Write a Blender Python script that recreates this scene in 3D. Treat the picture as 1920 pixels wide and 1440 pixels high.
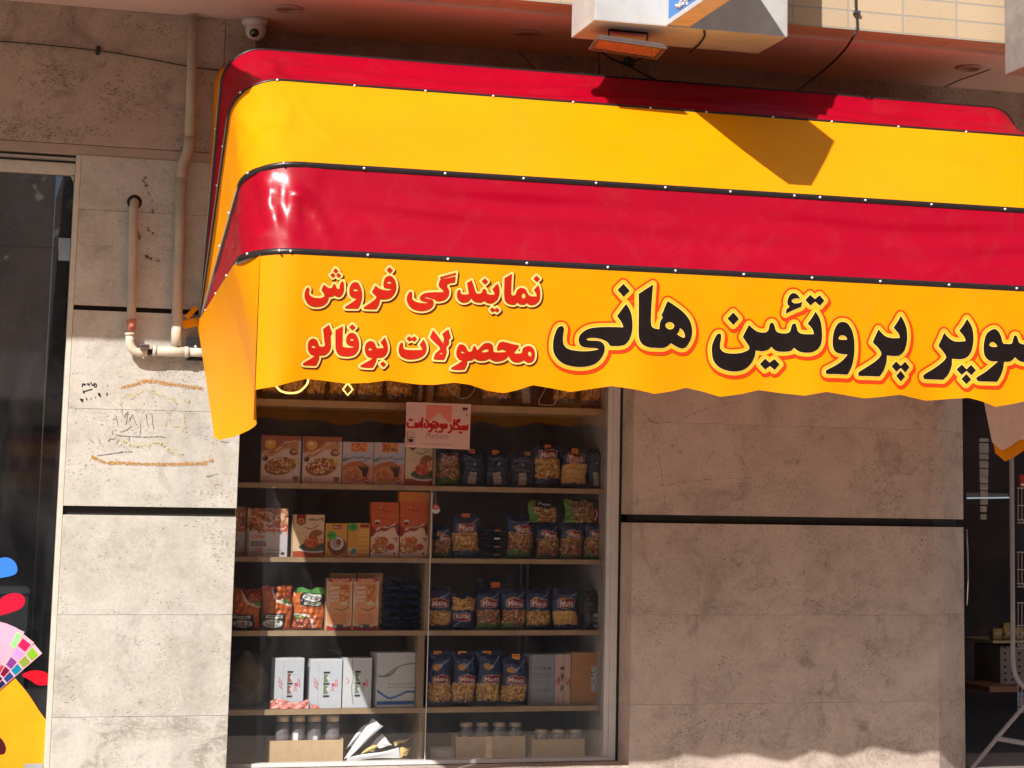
import bpy, math, random
import numpy as np
random.seed(4)
S = bpy.context.scene
COL = S.collection
for o in list(bpy.data.objects): bpy.data.objects.remove(o)

# ---------------------------------------------------------------- camera
F, YAW, PIT, ROL, CX, CY = 3925.6246, .30242837, .14419675, .01472851, 1171.106, 399.4286
D = 9.0
CAM = np.array([0, -D, 1.6])
def _rot(y, p, r):
    cy, sy, cp, sp, cr, sr = math.cos(y), math.sin(y), math.cos(p), math.sin(p), math.cos(r), math.sin(r)
    f = np.array([sy*cp, cy*cp, sp]); rt = np.array([cy, -sy, 0.]); up = np.cross(rt, f)
    return np.array([cr*rt+sr*up, -sr*rt+cr*up, f])
M3 = _rot(YAW, PIT, ROL)
cam = bpy.data.cameras.new('camera'); camo = bpy.data.objects.new('camera', cam); COL.objects.link(camo)
from mathutils import Matrix, Vector
mw = Matrix(((M3[0][0], M3[1][0], -M3[2][0], CAM[0]), (M3[0][1], M3[1][1], -M3[2][1], CAM[1]),
             (M3[0][2], M3[1][2], -M3[2][2], CAM[2]), (0, 0, 0, 1)))
camo.matrix_world = mw
cam.sensor_fit = 'HORIZONTAL'; cam.sensor_width = 36
cam.lens = F/1920*36
cam.shift_x = -(CX-960)/1920; cam.shift_y = (CY-720)/1920
cam.clip_start = .1; cam.clip_end = 500
S.camera = camo
S.render.resolution_x = 1024; S.render.resolution_y = 768

def ray(x, y): return M3.T @ np.array([(x-CX)/F, -(y-CY)/F, 1.])
def atY(x, y, Y=0.): d = ray(x, y); return CAM + d*(Y-CAM[1])/d[1]
def atX(x, y, X): d = ray(x, y); return CAM + d*(X-CAM[0])/d[0]
def atZ(x, y, Z): d = ray(x, y); return CAM + d*(Z-CAM[2])/d[2]

# ---------------------------------------------------------------- light
SUNV = np.array([-.77, -1.0, 1.04])                     # towards the sun
EL = math.atan2(SUNV[2], math.hypot(SUNV[0], SUNV[1])); AZ = math.atan2(SUNV[0], SUNV[1])
w = bpy.data.worlds.new("World"); S.world = w; w.use_nodes = True
nt = w.node_tree; bg = nt.nodes['Background']
sky = nt.nodes.new('ShaderNodeTexSky'); sky.sky_type = 'NISHITA'; sky.sun_disc = False
sky.sun_elevation = EL; sky.sun_rotation = AZ % (2*math.pi); sky.dust_density = 2.5
nt.links.new(sky.outputs[0], bg.inputs[0]); bg.inputs[1].default_value = .08
sl = bpy.data.lights.new('sun', 'SUN'); sl.energy = 5.0; sl.angle = math.radians(.5); sl.color = (1, .98, .945)
so = bpy.data.objects.new('sun', sl); COL.objects.link(so); so.location = (-8, -12, 12)
so.rotation_euler = Vector(-SUNV).to_track_quat('-Z', 'Y').to_euler()
S.view_settings.view_transform = 'Standard'; S.view_settings.look = 'None'
S.view_settings.exposure = .22; S.view_settings.gamma = 1
S.cycles.max_bounces = 8; S.cycles.transparent_max_bounces = 12; S.cycles.diffuse_bounces = 4

# ---------------------------------------------------------------- helpers: materials
def lin(c):
    c = np.asarray(c, float)/255. if max(c) > 1.01 else np.asarray(c, float)
    return np.where(c <= .04045, c/12.92, ((c+.055)/1.055)**2.4)
class N:
    def __init__(s, name):
        s.m = bpy.data.materials.new(name); s.m.use_nodes = True; s.t = s.m.node_tree
        s.b = s.t.nodes['Principled BSDF']; s.out = s.t.nodes['Material Output']
    def n(s, typ, **k):
        x = s.t.nodes.new(typ)
        for a, v in k.items(): setattr(x, a, v)
        return x
    def l(s, a, b): s.t.links.new(a, b)
    def coord(s, which='Object', scale=(1, 1, 1)):
        tc = s.n('ShaderNodeTexCoord'); mp = s.n('ShaderNodeMapping'); mp.inputs['Scale'].default_value = scale
        s.l(tc.outputs[which], mp.inputs[0]); return mp.outputs[0]
    def noise(s, v, scale, detail=4, rough=.6, dist=0):
        x = s.n('ShaderNodeTexNoise'); x.inputs['Scale'].default_value = scale; x.inputs['Detail'].default_value = detail
        x.inputs['Roughness'].default_value = rough; x.inputs['Distortion'].default_value = dist
        if v is not None: s.l(v, x.inputs['Vector'])
        return x.outputs['Fac']
    def ramp(s, f, a, b, c0=(0, 0, 0), c1=(1, 1, 1)):
        x = s.n('ShaderNodeValToRGB'); e = x.color_ramp.elements
        e[0].position = a; e[1].position = b; e[0].color = (*c0, 1); e[1].color = (*c1, 1)
        s.l(f, x.inputs[0]); return x.outputs[0]
    def mix(s, f, a, b, mode='MIX'):
        x = s.n('ShaderNodeMix', data_type='RGBA', blend_type=mode)
        for i, v in ((0, f), (6, a), (7, b)):
            if hasattr(v, 'is_linked') or isinstance(v, bpy.types.NodeSocket): s.l(v, x.inputs[i])
            elif i == 0: x.inputs[0].default_value = v
            else: x.inputs[i].default_value = (*v, 1)
        return x.outputs[2]
    def math(s, op, a, b=0.):
        x = s.n('ShaderNodeMath', operation=op)
        for i, v in ((0, a), (1, b)):
            if isinstance(v, bpy.types.NodeSocket): s.l(v, x.inputs[i])
            else: x.inputs[i].default_value = v
        return x.outputs[0]
    def bump(s, h, strength=.3, dist=.002):
        x = s.n('ShaderNodeBump'); x.inputs['Strength'].default_value = strength; x.inputs['Distance'].default_value = dist
        s.l(h, x.inputs['Height']); s.l(x.outputs[0], s.b.inputs['Normal'])
    def set(s, col=None, rough=None, metal=None, spec=None):
        for nm, v in (('Base Color', col), ('Roughness', rough), ('Metallic', metal), ('Specular IOR Level', spec)):
            if v is None: continue
            if isinstance(v, bpy.types.NodeSocket): s.l(v, s.b.inputs[nm])
            else: s.b.inputs[nm].default_value = (*v, 1) if nm == 'Base Color' else v
        return s.m

def plain(name, col, rough=.6, metal=0., var=.12, scale=18, spec=.4, bump=0.):
    k = N(name); c = k.coord(); f = k.noise(c, scale, 5)
    col = tuple(col)
    a = tuple(min(1, x*(1-var)) for x in col); b = tuple(min(1, x*(1+var)) for x in col)
    cc = k.mix(k.ramp(f, .3, .7), a, b)
    if bump: k.bump(k.noise(c, scale*4, 3), bump, .002)
    return k.set(cc, rough, metal, spec)

def stone_mat(name, c_light, c_mid, c_dark, pit=1.0):
    k = N(name); tc = k.n('ShaderNodeTexCoord')
    at = k.n('ShaderNodeAttribute', attribute_name='slab')
    vm = k.n('ShaderNodeVectorMath', operation='MULTIPLY'); k.l(at.outputs['Color'], vm.inputs[0]); vm.inputs[1].default_value = (9, 9, 9)
    va = k.n('ShaderNodeVectorMath', operation='ADD'); k.l(tc.outputs['Object'], va.inputs[0]); k.l(vm.outputs[0], va.inputs[1])
    v = va.outputs[0]
    mp = k.n('ShaderNodeMapping'); mp.inputs['Scale'].default_value = (1, 1, 1.35); mp.inputs['Rotation'].default_value = (0, .25, 0); k.l(v, mp.inputs[0])
    big = k.noise(mp.outputs[0], 3.2, 6, .62, .8); med = k.noise(v, 11, 6, .65, .5); fine = k.noise(v, 60, 4, .7)
    c = k.mix(k.ramp(big, .36, .66), c_light, c_mid)
    c = k.mix(k.ramp(med, .42, .75), c, c_light)
    c = k.mix(k.math('MULTIPLY', k.ramp(fine, .35, .75), .22), c, c_dark)
    # mineral veins: dark ridged bands, strong where the slab says so
    vn = k.noise(mp.outputs[0], 6.5, 9, .72, 2.2); rid = k.math('ABSOLUTE', k.math('SUBTRACT', vn, .5))
    vmask = k.math('MULTIPLY', k.ramp(rid, .0, .07, (1, 1, 1), (0, 0, 0)), k.ramp(big, .4, .6))
    vs = k.math('MULTIPLY', vmask, k.math('ADD', k.math('MULTIPLY', at.outputs['Alpha'], .62), .07))
    c = k.mix(vs, c, c_dark)
    # smoky grey clouds
    cl = k.ramp(k.noise(v, 5.5, 7, .7, 1.1), .55, .74)
    c = k.mix(k.math('MULTIPLY', cl, .55+.25*(pit > 1.05)), c, tuple(x*.52 for x in c_mid))
    st_ = k.ramp(k.noise(k.coord(scale=(1, 1, .28)), 1.7, 8, .72, 1.6), .50, .72); c = k.mix(k.math('MULTIPLY', st_, .38), c, tuple(x*.6 for x in c_mid))
    # pits: little elongated holes gathered in patches
    pm = k.n('ShaderNodeMapping'); pm.inputs['Scale'].default_value = (1, 1, 1.9); k.l(v, pm.inputs[0])
    wob = k.n('ShaderNodeMixRGB'); wob.blend_type = 'ADD'; wob.inputs[0].default_value = .012
    nz = k.n('ShaderNodeTexNoise'); nz.inputs['Scale'].default_value = 90; k.l(pm.outputs[0], nz.inputs['Vector'])
    k.l(pm.outputs[0], wob.inputs[1]); k.l(nz.outputs['Color'], wob.inputs[2])
    vo = k.n('ShaderNodeTexVoronoi'); vo.inputs['Scale'].default_value = 105; vo.inputs['Randomness'].default_value = 1
    k.l(wob.outputs[0], vo.inputs['Vector'])
    sep = k.n('ShaderNodeSeparateColor'); k.l(vo.outputs['Color'], sep.inputs[0])
    patch = k.ramp(k.noise(v, 4.6, 5, .7, .6), .43, .62)
    rad = k.math('MULTIPLY', k.math('MULTIPLY', patch, sep.outputs[0]), .46*pit)
    rad = k.math('ADD', rad, k.math('MULTIPLY', k.math('GREATER_THAN', sep.outputs[1], .93), .22*pit))
    pitm = k.math('LESS_THAN', vo.outputs['Distance'], rad)
    c = k.mix(k.math('MULTIPLY', pitm, .58), c, tuple(x*.62 for x in c_dark))
    h = k.math('SUBTRACT', k.math('MULTIPLY', fine, .25), pitm)
    k.bump(h, .5, .004)
    return k.set(c, .62, 0, .3)

def colattr_mat(name, rough=.45, spec=.4, crinkle=0., coat=0.):
    k = N(name); a = k.n('ShaderNodeAttribute', attribute_name='Col')
    v = k.coord(); f = k.noise(v, 40, 4)
    c = k.mix(k.math('MULTIPLY', f, .16), a.outputs['Color'], (.02, .016, .012))
    if crinkle: k.bump(k.noise(v, 45, 5, .6, 1.), crinkle, .006)
    return k.set(c, rough, 0, spec)

def glass_mat(name, tint, ior=1.45, boost=1.0, veil=.0):
    k = N(name); k.t.nodes.remove(k.b)
    tr = k.n('ShaderNodeBsdfTransparent'); tr.inputs[0].default_value = (*tint, 1)
    gl = k.n('ShaderNodeBsdfGlossy'); gl.inputs['Roughness'].default_value = .015
    lw = k.n('ShaderNodeLayerWeight'); lw.inputs[0].default_value = .5
    r0 = ((ior-1)/(ior+1))**2
    f = k.math('MULTIPLY', k.math('ADD', k.math('MULTIPLY', k.math('POWER', lw.outputs['Facing'], 5.), 1-r0), r0), boost)
    mx = k.n('ShaderNodeMixShader'); k.l(f, mx.inputs[0]); k.l(tr.outputs[0], mx.inputs[1]); k.l(gl.outputs[0], mx.inputs[2])
    res = mx.outputs[0]
    if veil:  # streaky grey veil: dirt film plus painted haze of reflections
        df = k.n('ShaderNodeBsdfDiffuse'); df.inputs[0].default_value = (.5, .5, .5, 1)
        nn = k.ramp(k.noise(k.coord(scale=(1, 1, .35)), 5, 6, .7, .6), .35, .85)
        mx2 = k.n('ShaderNodeMixShader'); k.l(k.math('MULTIPLY', nn, veil), mx2.inputs[0]); k.l(res, mx2.inputs[1]); k.l(df.outputs[0], mx2.inputs[2]); res = mx2.outputs[0]
    k.l(res, k.out.inputs[0]); return k.m

def emis(name, col, st):
    k = N(name); k.set(col, .5); k.b.inputs['Emission Color'].default_value = (*col, 1); k.b.inputs['Emission Strength'].default_value = st
    return k.m

def vinyl(name, col, trans=.12, rough=.38, spec=.28):
    k = N(name); v = k.coord()
    f = k.noise(v, 2.2, 5, .6)
    c = k.mix(k.ramp(f, .3, .75), tuple(x*.93 for x in col), tuple(min(1, x*1.05) for x in col))
    g = k.ramp(k.noise(v, 6, 9, .75, .8), .50, .8)
    c = k.mix(k.math('MULTIPLY', g, .10), c, (.25, .13, .07))
    wv = k.n('ShaderNodeTexNoise'); wv.inputs['Scale'].default_value = 900
    k.l(v, wv.inputs['Vector']); k.bump(wv.outputs['Fac'], .08, .001)
    k.set(c, rough, 0, spec)
    tl = k.n('ShaderNodeBsdfTranslucent'); k.l(c, tl.inputs[0])
    mx = k.n('ShaderNodeMixShader'); mx.inputs[0].default_value = trans
    k.l(k.b.outputs[0], mx.inputs[1]); k.l(tl.outputs[0], mx.inputs[2]); k.l(mx.outputs[0], k.out.inputs[0])
    return k.m

# ---------------------------------------------------------------- helpers: meshes
class MB:
    def __init__(s): s.v = []; s.f = []; s.mi = []; s.sl = []; s.cur = 0; s.curslab = (.0, .0, .0, 0.)
    def add(s, vs, fs):
        o = len(s.v); s.v += [tuple(map(float, p)) for p in vs]; s.f += [tuple(i+o for i in f) for f in fs]
        s.mi += [s.cur]*len(fs); s.sl += [s.curslab]*len(fs); return s
    def box(s, x0, x1, y0, y1, z0, z1, bev=0.):
        if bev <= 0:
            v = [(x0, y0, z0), (x1, y0, z0), (x1, y1, z0), (x0, y1, z0), (x0, y0, z1), (x1, y0, z1), (x1, y1, z1), (x0, y1, z1)]
            return s.add(v, [(0, 3, 2, 1), (4, 5, 6, 7), (0, 1, 5, 4), (1, 2, 6, 5), (2, 3, 7, 6), (3, 0, 4, 7)])
        import bmesh
        bm = bmesh.new(); bmesh.ops.create_cube(bm, size=1)
        for v in bm.verts: v.co = ((x0+x1)/2+v.co.x*(x1-x0), (y0+y1)/2+v.co.y*(y1-y0), (z0+z1)/2+v.co.z*(z1-z0))
        bmesh.ops.bevel(bm, geom=list(bm.edges), offset=bev, segments=2, affect='EDGES', profile=.7)
        bm.verts.index_update(); s.add([v.co for v in bm.verts], [[v.index for v in f.verts] for f in bm.faces]); bm.free(); return s
    def prism(s, pts, y0, y1):            # pts in x,z
        n = len(pts); v = [(p[0], y0, p[1]) for p in pts]+[(p[0], y1, p[1]) for p in pts]
        return s.add(v, [tuple(range(n)), tuple(range(2*n-1, n-1, -1))]+[(i, i+n, (i+1) % n+n, (i+1) % n) for i in range(n)])
    def tube(s, pts, r, n=10, caps=True):
        pts = [Vector(p) for p in pts]; m = len(pts); rs = r if isinstance(r, (list, tuple)) else [r]*m
        V = []; up = Vector((0, 0, 1)); prev = None
        for i, p in enumerate(pts):
            t = ((pts[min(i+1, m-1)]-p).normalized()+(p-pts[max(i-1, 0)]).normalized())
            t = t.normalized() if t.length > 1e-9 else Vector((0, 0, 1))
            if prev is None:
                a = t.cross(up); a = a.normalized() if a.length > 1e-3 else Vector((1, 0, 0))
            else:
                a = prev-t*prev.dot(t); a = a.normalized()
            prev = a; b = t.cross(a)
            for k in range(n):
                q = 2*math.pi*k/n; V.append(p+(a*math.cos(q)+b*math.sin(q))*rs[i])
        Fs = [(i*n+k, i*n+(k+1) % n, (i+1)*n+(k+1) % n, (i+1)*n+k) for i in range(m-1) for k in range(n)]
        if caps: Fs += [tuple(range(n-1, -1, -1)), tuple((m-1)*n+k for k in range(n))]
        return s.add(V, Fs)
    def lathe(s, c, prof, axis=(0, 0, 1), n=20):   # prof: (r, h) along axis
        ax = Vector(axis).normalized(); a = ax.orthogonal().normalized(); b = ax.cross(a); c = Vector(c); V = []
        for r, h in prof:
            for k in range(n):
                q = 2*math.pi*k/n; V.append(c+ax*h+(a*math.cos(q)+b*math.sin(q))*max(r, 1e-5))
        m = len(prof)
        return s.add(V, [(i*n+k, i*n+(k+1) % n, (i+1)*n+(k+1) % n, (i+1)*n+k) for i in range(m-1) for k in range(n)]
                     + [tuple(range(n-1, -1, -1)), tuple((m-1)*n+k for k in range(n))])
    def grid(s, P):
        P = np.asarray(P); a, b = P.shape[:2]
        return s.add(P.reshape(-1, 3), [(i*b+j, i*b+j+1, (i+1)*b+j+1, (i+1)*b+j) for i in range(a-1) for j in range(b-1)])
    def build(s, name, mats, parent=None, smooth=False):
        me = bpy.data.meshes.new(name); me.from_pydata(s.v, [], s.f)
        mats = mats if isinstance(mats, (list, tuple)) else [mats]
        for m in mats: me.materials.append(m)
        if len(mats) > 1: me.polygons.foreach_set('material_index', s.mi)
        if any(x != (.0, .0, .0, 0.) for x in s.sl):
            at = me.color_attributes.new('slab', 'FLOAT_COLOR', 'CORNER'); arr = []
            for p in me.polygons: arr += list(s.sl[p.index])*p.loop_total
            at.data.foreach_set('color', arr)
        if smooth: me.polygons.foreach_set('use_smooth', [True]*len(me.polygons))
        me.update()
        o = bpy.data.objects.new(name, me); COL.objects.link(o)
        if parent:
            o.parent = parent; o.matrix_parent_inverse = Matrix.Translation(-parent.location)
        return o
def tag(o, label=None, cat=None, group=None, kind=None):
    for k, v in (('label', label), ('category', cat), ('group', group), ('kind', kind)):
        if v: o[k] = v
    return o
def empty(name, loc, label=None, cat=None, group=None):
    o = bpy.data.objects.new(name, None); COL.objects.link(o); o.location = loc; o.empty_display_size = .1
    return tag(o, label, cat, group)
def local(o, loc):
    """move the origin of a world-built mesh to loc"""
    o.data.transform(Matrix.Translation(-Vector(loc))); o.location = loc; return o

# ---------------------------------------------------------------- 2-D shapes traced from lettering
def smooth(pts, n=5):
    """closed outline: (x,y) smooth point, (x,y,1) corner; Catmull-Rom between corners"""
    m = len(pts); out = []
    for i in range(m):
        p0, p1, p2, p3 = pts[i-1], pts[i], pts[(i+1) % m], pts[(i+2) % m]
        a, b, c, d = (np.array(q[:2], float) for q in (p0, p1, p2, p3))
        if len(p1) > 2: a = 2*b-c
        if len(p2) > 2: d = 2*c-b
        if len(p1) > 2 and len(p2) > 2: out.append(b); continue
        for k in range(n):
            t = k/n
            out.append(.5*((2*b)+(-a+c)*t+(2*a-5*b+4*c-d)*t*t+(-a+3*b-3*c+d)*t**3))
    return np.array(out)
def spline(pts, n=6):
    P = [np.array(p, float) for p in pts]; P = [2*P[0]-P[1]]+P+[2*P[-1]-P[-2]]; out = []
    for i in range(1, len(P)-2):
        a, b, c, d = P[i-1:i+3]
        for k in range(n):
            t = k/n; out.append(.5*((2*b)+(-a+c)*t+(2*a-5*b+4*c-d)*t*t+(-a+3*b-3*c+d)*t**3))
    out.append(P[-2]); return np.array(out)
def sdf(polys, X, Y):
    """signed distance, positive inside (even-odd)"""
    d2 = np.full(X.shape, 1e12); ins = np.zeros(X.shape, bool)
    for P in polys:
        Q = np.roll(P, -1, 0)
        for (ax, ay), (bx, by) in zip(P, Q):
            ex, ey = bx-ax, by-ay; L = ex*ex+ey*ey
            if L < 1e-9: continue
            t = np.clip(((X-ax)*ex+(Y-ay)*ey)/L, 0, 1)
            dd = (X-ax-t*ex)**2+(Y-ay-t*ey)**2; np.minimum(d2, dd, out=d2)
            if ay != by:
                c = ((ay > Y) != (by > Y)) & (X < (Y-ay)*ex/ey+ax); ins ^= c
    d = np.sqrt(d2); return np.where(ins, d, -d)
def march(Fd, x0, y0, h, run=6):
    """faces (2-D) covering Fd>0"""
    V = []; Fc = []; ny, nx = Fd.shape; I = Fd > 0
    full = I[:-1, :-1] & I[1:, :-1] & I[:-1, 1:] & I[1:, 1:]; anyc = I[:-1, :-1] | I[1:, :-1] | I[:-1, 1:] | I[1:, 1:]
    for j in range(ny-1):
        if not anyc[j].any(): continue
        i = 0
        while i < nx-1:
            if full[j, i]:
                k = i
                while k < nx-1 and full[j, k] and k-i < run: k += 1
                n = len(V); V += [(x0+i*h, y0+j*h), (x0+k*h, y0+j*h), (x0+k*h, y0+(j+1)*h), (x0+i*h, y0+(j+1)*h)]
                Fc.append((n, n+1, n+2, n+3)); i = k
            else:
                if anyc[j, i]:
                    cs = [(i, j), (i+1, j), (i+1, j+1), (i, j+1)]; P = []
                    for q in range(4):
                        a = cs[q]; b = cs[(q+1) % 4]; fa = Fd[a[1], a[0]]; fb = Fd[b[1], b[0]]
                        if fa > 0: P.append((x0+a[0]*h, y0+a[1]*h))
                        if (fa > 0) != (fb > 0):
                            t = fa/(fa-fb); P.append((x0+(a[0]+(b[0]-a[0])*t)*h, y0+(a[1]+(b[1]-a[1])*t)*h))
                    if len(P) > 2: n = len(V); V += P; Fc.append(tuple(range(n, n+len(P))))
                i += 1
    return V, Fc

# ---------------------------------------------------------------- printed artwork (colour per vertex)
_txt = {}
def text_tris(body, bold=.0):
    key = (body, bold)
    if key not in _txt:
        cu = bpy.data.curves.new('t', 'FONT'); cu.body = body; cu.offset = bold; cu.resolution_u = 3
        ob = bpy.data.objects.new('t', cu); COL.objects.link(ob); dg = bpy.context.evaluated_depsgraph_get()
        me = ob.evaluated_get(dg).to_mesh(); me.calc_loop_triangles()
        V = np.array([v.co[:2] for v in me.vertices]); T = [tuple(t.vertices) for t in me.loop_triangles]
        ob.evaluated_get(dg).to_mesh_clear(); bpy.data.objects.remove(ob); bpy.data.curves.remove(cu)
        mn = V.min(0); mx = V.max(0); _txt[key] = ((V-mn)/(mx-mn), T)
    return _txt[key]
class Art:
    """little painter: coordinates 0..1 across, 0..1 down"""
    SS = 3
    def __init__(s, w, h, bg, seed=0):
        s.w, s.h = w, h; s.a = np.ones((h*s.SS, w*s.SS, 3))*lin(bg); s.rs = np.random.RandomState(seed)
        s.Y, s.X = np.mgrid[0:h*s.SS, 0:w*s.SS]; s.X = (s.X+.5)/(w*s.SS); s.Y = (s.Y+.5)/(h*s.SS); s.asp = h/w
    def put(s, m, c, al=1.): s.a[m] = s.a[m]*(1-al)+lin(c)*al; return s
    def rect(s, x0, y0, x1, y1, c, al=1.): return s.put((s.X >= x0) & (s.X < x1) & (s.Y >= y0) & (s.Y < y1), c, al)
    def ell(s, cx, cy, rx, ry, c, al=1., rot=0.):
        dx = s.X-cx; dy = (s.Y-cy)*s.asp; ry = ry*s.asp; q = math.radians(rot)
        u = dx*math.cos(q)+dy*math.sin(q); v = -dx*math.sin(q)+dy*math.cos(q)
        return s.put((u/rx)**2+(v/ry)**2 < 1, c, al)
    def poly(s, pts, c, al=1., sm=False):
        P = smooth(pts) if sm else np.array([p[:2] for p in pts], float); ins = np.zeros(s.X.shape, bool)
        for (ax, ay), (bx, by) in zip(P, np.roll(P, -1, 0)):
            if ay != by: ins ^= ((ay > s.Y) != (by > s.Y)) & (s.X < (s.Y-ay)*(bx-ax)/(by-ay)+ax)
        return s.put(ins, c, al)
    def line(s, pts, wd, c, al=1., sm=True):
        P = spline(pts) if sm and len(pts) > 2 else np.array(pts, float); m = np.zeros(s.X.shape, bool)
        for (ax, ay), (bx, by) in zip(P[:-1], P[1:]):
            ex, ey = bx-ax, (by-ay)*s.asp; L = ex*ex+ey*ey+1e-12
            t = np.clip(((s.X-ax)*ex+(s.Y-ay)*s.asp*ey)/L, 0, 1)
            m |= (s.X-ax-t*ex)**2+((s.Y-ay)*s.asp-t*ey)**2 < (wd/2)**2
        return s.put(m, c, al)
    def text(s, body, x0, y0, x1, y1, c, bold=.0, flip=False, al=1.):
        V, T = text_tris(body, bold); V = V.copy()
        if flip: V = 1-V
        px = (x0+V[:, 0]*(x1-x0)); py = y1-V[:, 1]*(y1-y0); m = np.zeros(s.X.shape, bool)
        H, W = s.X.shape
        for a, b, d in T:
            xs = px[[a, b, d]]; ys = py[[a, b, d]]
            i0 = max(0, int(xs.min()*W)-1); i1 = min(W, int(xs.max()*W)+2); j0 = max(0, int(ys.min()*H)-1); j1 = min(H, int(ys.max()*H)+2)
            if i1 <= i0 or j1 <= j0: continue
            X = s.X[j0:j1, i0:i1]; Y = s.Y[j0:j1, i0:i1]
            e = [(xs[(k+1) % 3]-xs[k])*(Y-ys[k])-(ys[(k+1) % 3]-ys[k])*(X-xs[k]) for k in range(3)]
            m[j0:j1, i0:i1] |= ((e[0] >= 0) & (e[1] >= 0) & (e[2] >= 0)) | ((e[0] <= 0) & (e[1] <= 0) & (e[2] <= 0))
        return s.put(m, c, al)
    def bits(s, x0, y0, x1, y1, cols, n, size, el=2.4, inside=None):
        """scatter of little shapes (pasta, food)"""
        for _ in range(n):
            cx = s.rs.uniform(x0, x1); cy = s.rs.uniform(y0, y1)
            if inside is not None and not inside(cx, cy): continue
            c = cols[s.rs.randint(len(cols))]; r = size*s.rs.uniform(.6, 1.3); q = s.rs.uniform(0, 180)
            s.ell(cx, cy, r*el*.5, r/s.asp*.5, c, .9, q)
        return s
    def scrawl(s, x0, y0, x1, y1, c, wd, n=7, al=1.):
        """unreadable small print as thin broken strokes"""
        x = x0
        while x < x1:
            L = s.rs.uniform(.3, 1.)*(x1-x0)/n; hh = (y1-y0)
            s.line([(x, y0+hh*s.rs.uniform(.3, .9)), (x+L*.5, y0+hh*s.rs.uniform(0, 1)), (min(x+L, x1), y0+hh*s.rs.uniform(.3, .9))], wd, c, al)
            x += L+(x1-x0)/n*.25
        return s
    def done(s):
        a = s.a.reshape(s.h, s.SS, s.w, s.SS, 3).mean((1, 3)); return a
def face_mesh(name, art, P, mat, parent=None):
    """P(u,v)->xyz, v down; one vertex per artwork cell"""
    a = art.done() if isinstance(art, Art) else art; h, w_ = a.shape[:2]
    uu = (np.arange(w_)+.0)/(w_-1); vv = np.arange(h)/(h-1)
    U, Vv = np.meshgrid(uu, vv); G = P(U, Vv)
    me = bpy.data.meshes.new(name); V = G.reshape(-1, 3)
    idx = np.arange(h*w_).reshape(h, w_)
    q = np.stack([idx[:-1, :-1], idx[1:, :-1], idx[1:, 1:], idx[:-1, 1:]], -1).reshape(-1, 4)
    me.from_pydata(V.tolist(), [], q.tolist())
    at = me.color_attributes.new('Col', 'FLOAT_COLOR', 'POINT')
    at.data.foreach_set('color', np.concatenate([a.reshape(-1, 3), np.ones((h*w_, 1))], 1).ravel())
    me.materials.append(mat); me.polygons.foreach_set('use_smooth', [True]*len(me.polygons)); me.update()
    o = bpy.data.objects.new(name, me); COL.objects.link(o)
    if parent: o.parent = parent; o.matrix_parent_inverse = Matrix.Translation(-parent.location)
    return o

# ================================================================ materials
stoneL = stone_mat('travertine', (.60, .565, .50), (.48, .44, .375), (.19, .16, .125), .95)
stoneR = stone_mat('travertine shaded', (.60, .49, .415), (.46, .365, .30), (.15, .115, .088), 1.06)  # same travertine, pinkish shade and awning bounce put into its colour
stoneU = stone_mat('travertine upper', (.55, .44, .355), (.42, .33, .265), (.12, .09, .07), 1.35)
groove_m = plain('groove black', (.018, .015, .014), .7)
render_m = plain('smooth render', (.42, .33, .265), .75, var=.08, scale=6, bump=.15)
ceil_m = plain('ceiling plaster', (.66, .48, .42), .85, var=.07, scale=4, bump=.1)
conc_m = None
def concrete():
    k = N('painted concrete'); v = k.coord(); a = k.noise(v, 3, 7, .7, .5)
    c = k.mix(k.ramp(a, .35, .7), (.56, .53, .49), (.36, .34, .32))
    sp = k.ramp(k.noise(v, 38, 6, .8), .62, .72); m = k.math('MULTIPLY', sp, k.ramp(k.noise(v, 3.5, 3), .42, .6))
    c = k.mix(k.math('MULTIPLY', m, .8), c, (.10, .08, .07))
    k.bump(k.noise(v, 60, 4), .3, .003); return k.set(c, .75)
conc_m = concrete()
def brick_mat():
    k = N('cream brick'); v = k.coord(); tc = k.n('ShaderNodeTexCoord')
    sx = k.n('ShaderNodeSeparateXYZ'); k.l(tc.outputs['Object'], sx.inputs[0])
    cb = k.n('ShaderNodeCombineXYZ'); k.l(sx.outputs[0], cb.inputs[0]); k.l(k.math('ADD', sx.outputs[2], sx.outputs[1]), cb.inputs[1])
    mp = k.n('ShaderNodeMapping'); k.l(cb.outputs[0], mp.inputs[0]); mp.inputs['Location'].default_value = (.068, .0, 0)
    br = k.n('ShaderNodeTexBrick'); k.l(mp.outputs[0], br.inputs[0]); br.offset = 0.
    br.inputs['Scale'].default_value = 1; br.inputs['Brick Width'].default_value = .262; br.inputs['Row Height'].default_value = .0815
    br.inputs['Mortar Size'].default_value = .0045; br.inputs['Color1'].default_value = (.55, .41, .265, 1); br.inputs['Color2'].default_value = (.50, .37, .235, 1)
    br.inputs['Mortar'].default_value = (.36, .32, .26, 1); br.inputs['Mortar Smooth'].default_value = .1
    sp = k.ramp(k.noise(v, 85, 5, .75), .60, .68)
    c = k.mix(k.math('MULTIPLY', sp, .55), br.outputs[0], (.30, .15, .07))
    h = k.math('SUBTRACT', 1., br.outputs['Fac']); k.bump(h, .5, .004); return k.set(c, .7)
brick_m = brick_mat()
white_frame = plain('white upvc frame', (.66, .64, .62), .4, var=.06)
grey_frame = plain('cream metal frame', (.60, .56, .47), .5, var=.1)
shelf_m = plain('shelf melamine', (.27, .19, .12), .55, var=.12, scale=8)
shelf_edge = plain('shelf edge', (.36, .25, .145), .5, var=.18, scale=14)
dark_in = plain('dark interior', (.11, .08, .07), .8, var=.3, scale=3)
pipe_m = plain('cream plastic pipe', (.62, .54, .42), .45, var=.1, scale=12)
pipe_old = plain('painted pipe', (.46, .38, .30), .6, var=.12, scale=10)
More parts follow.
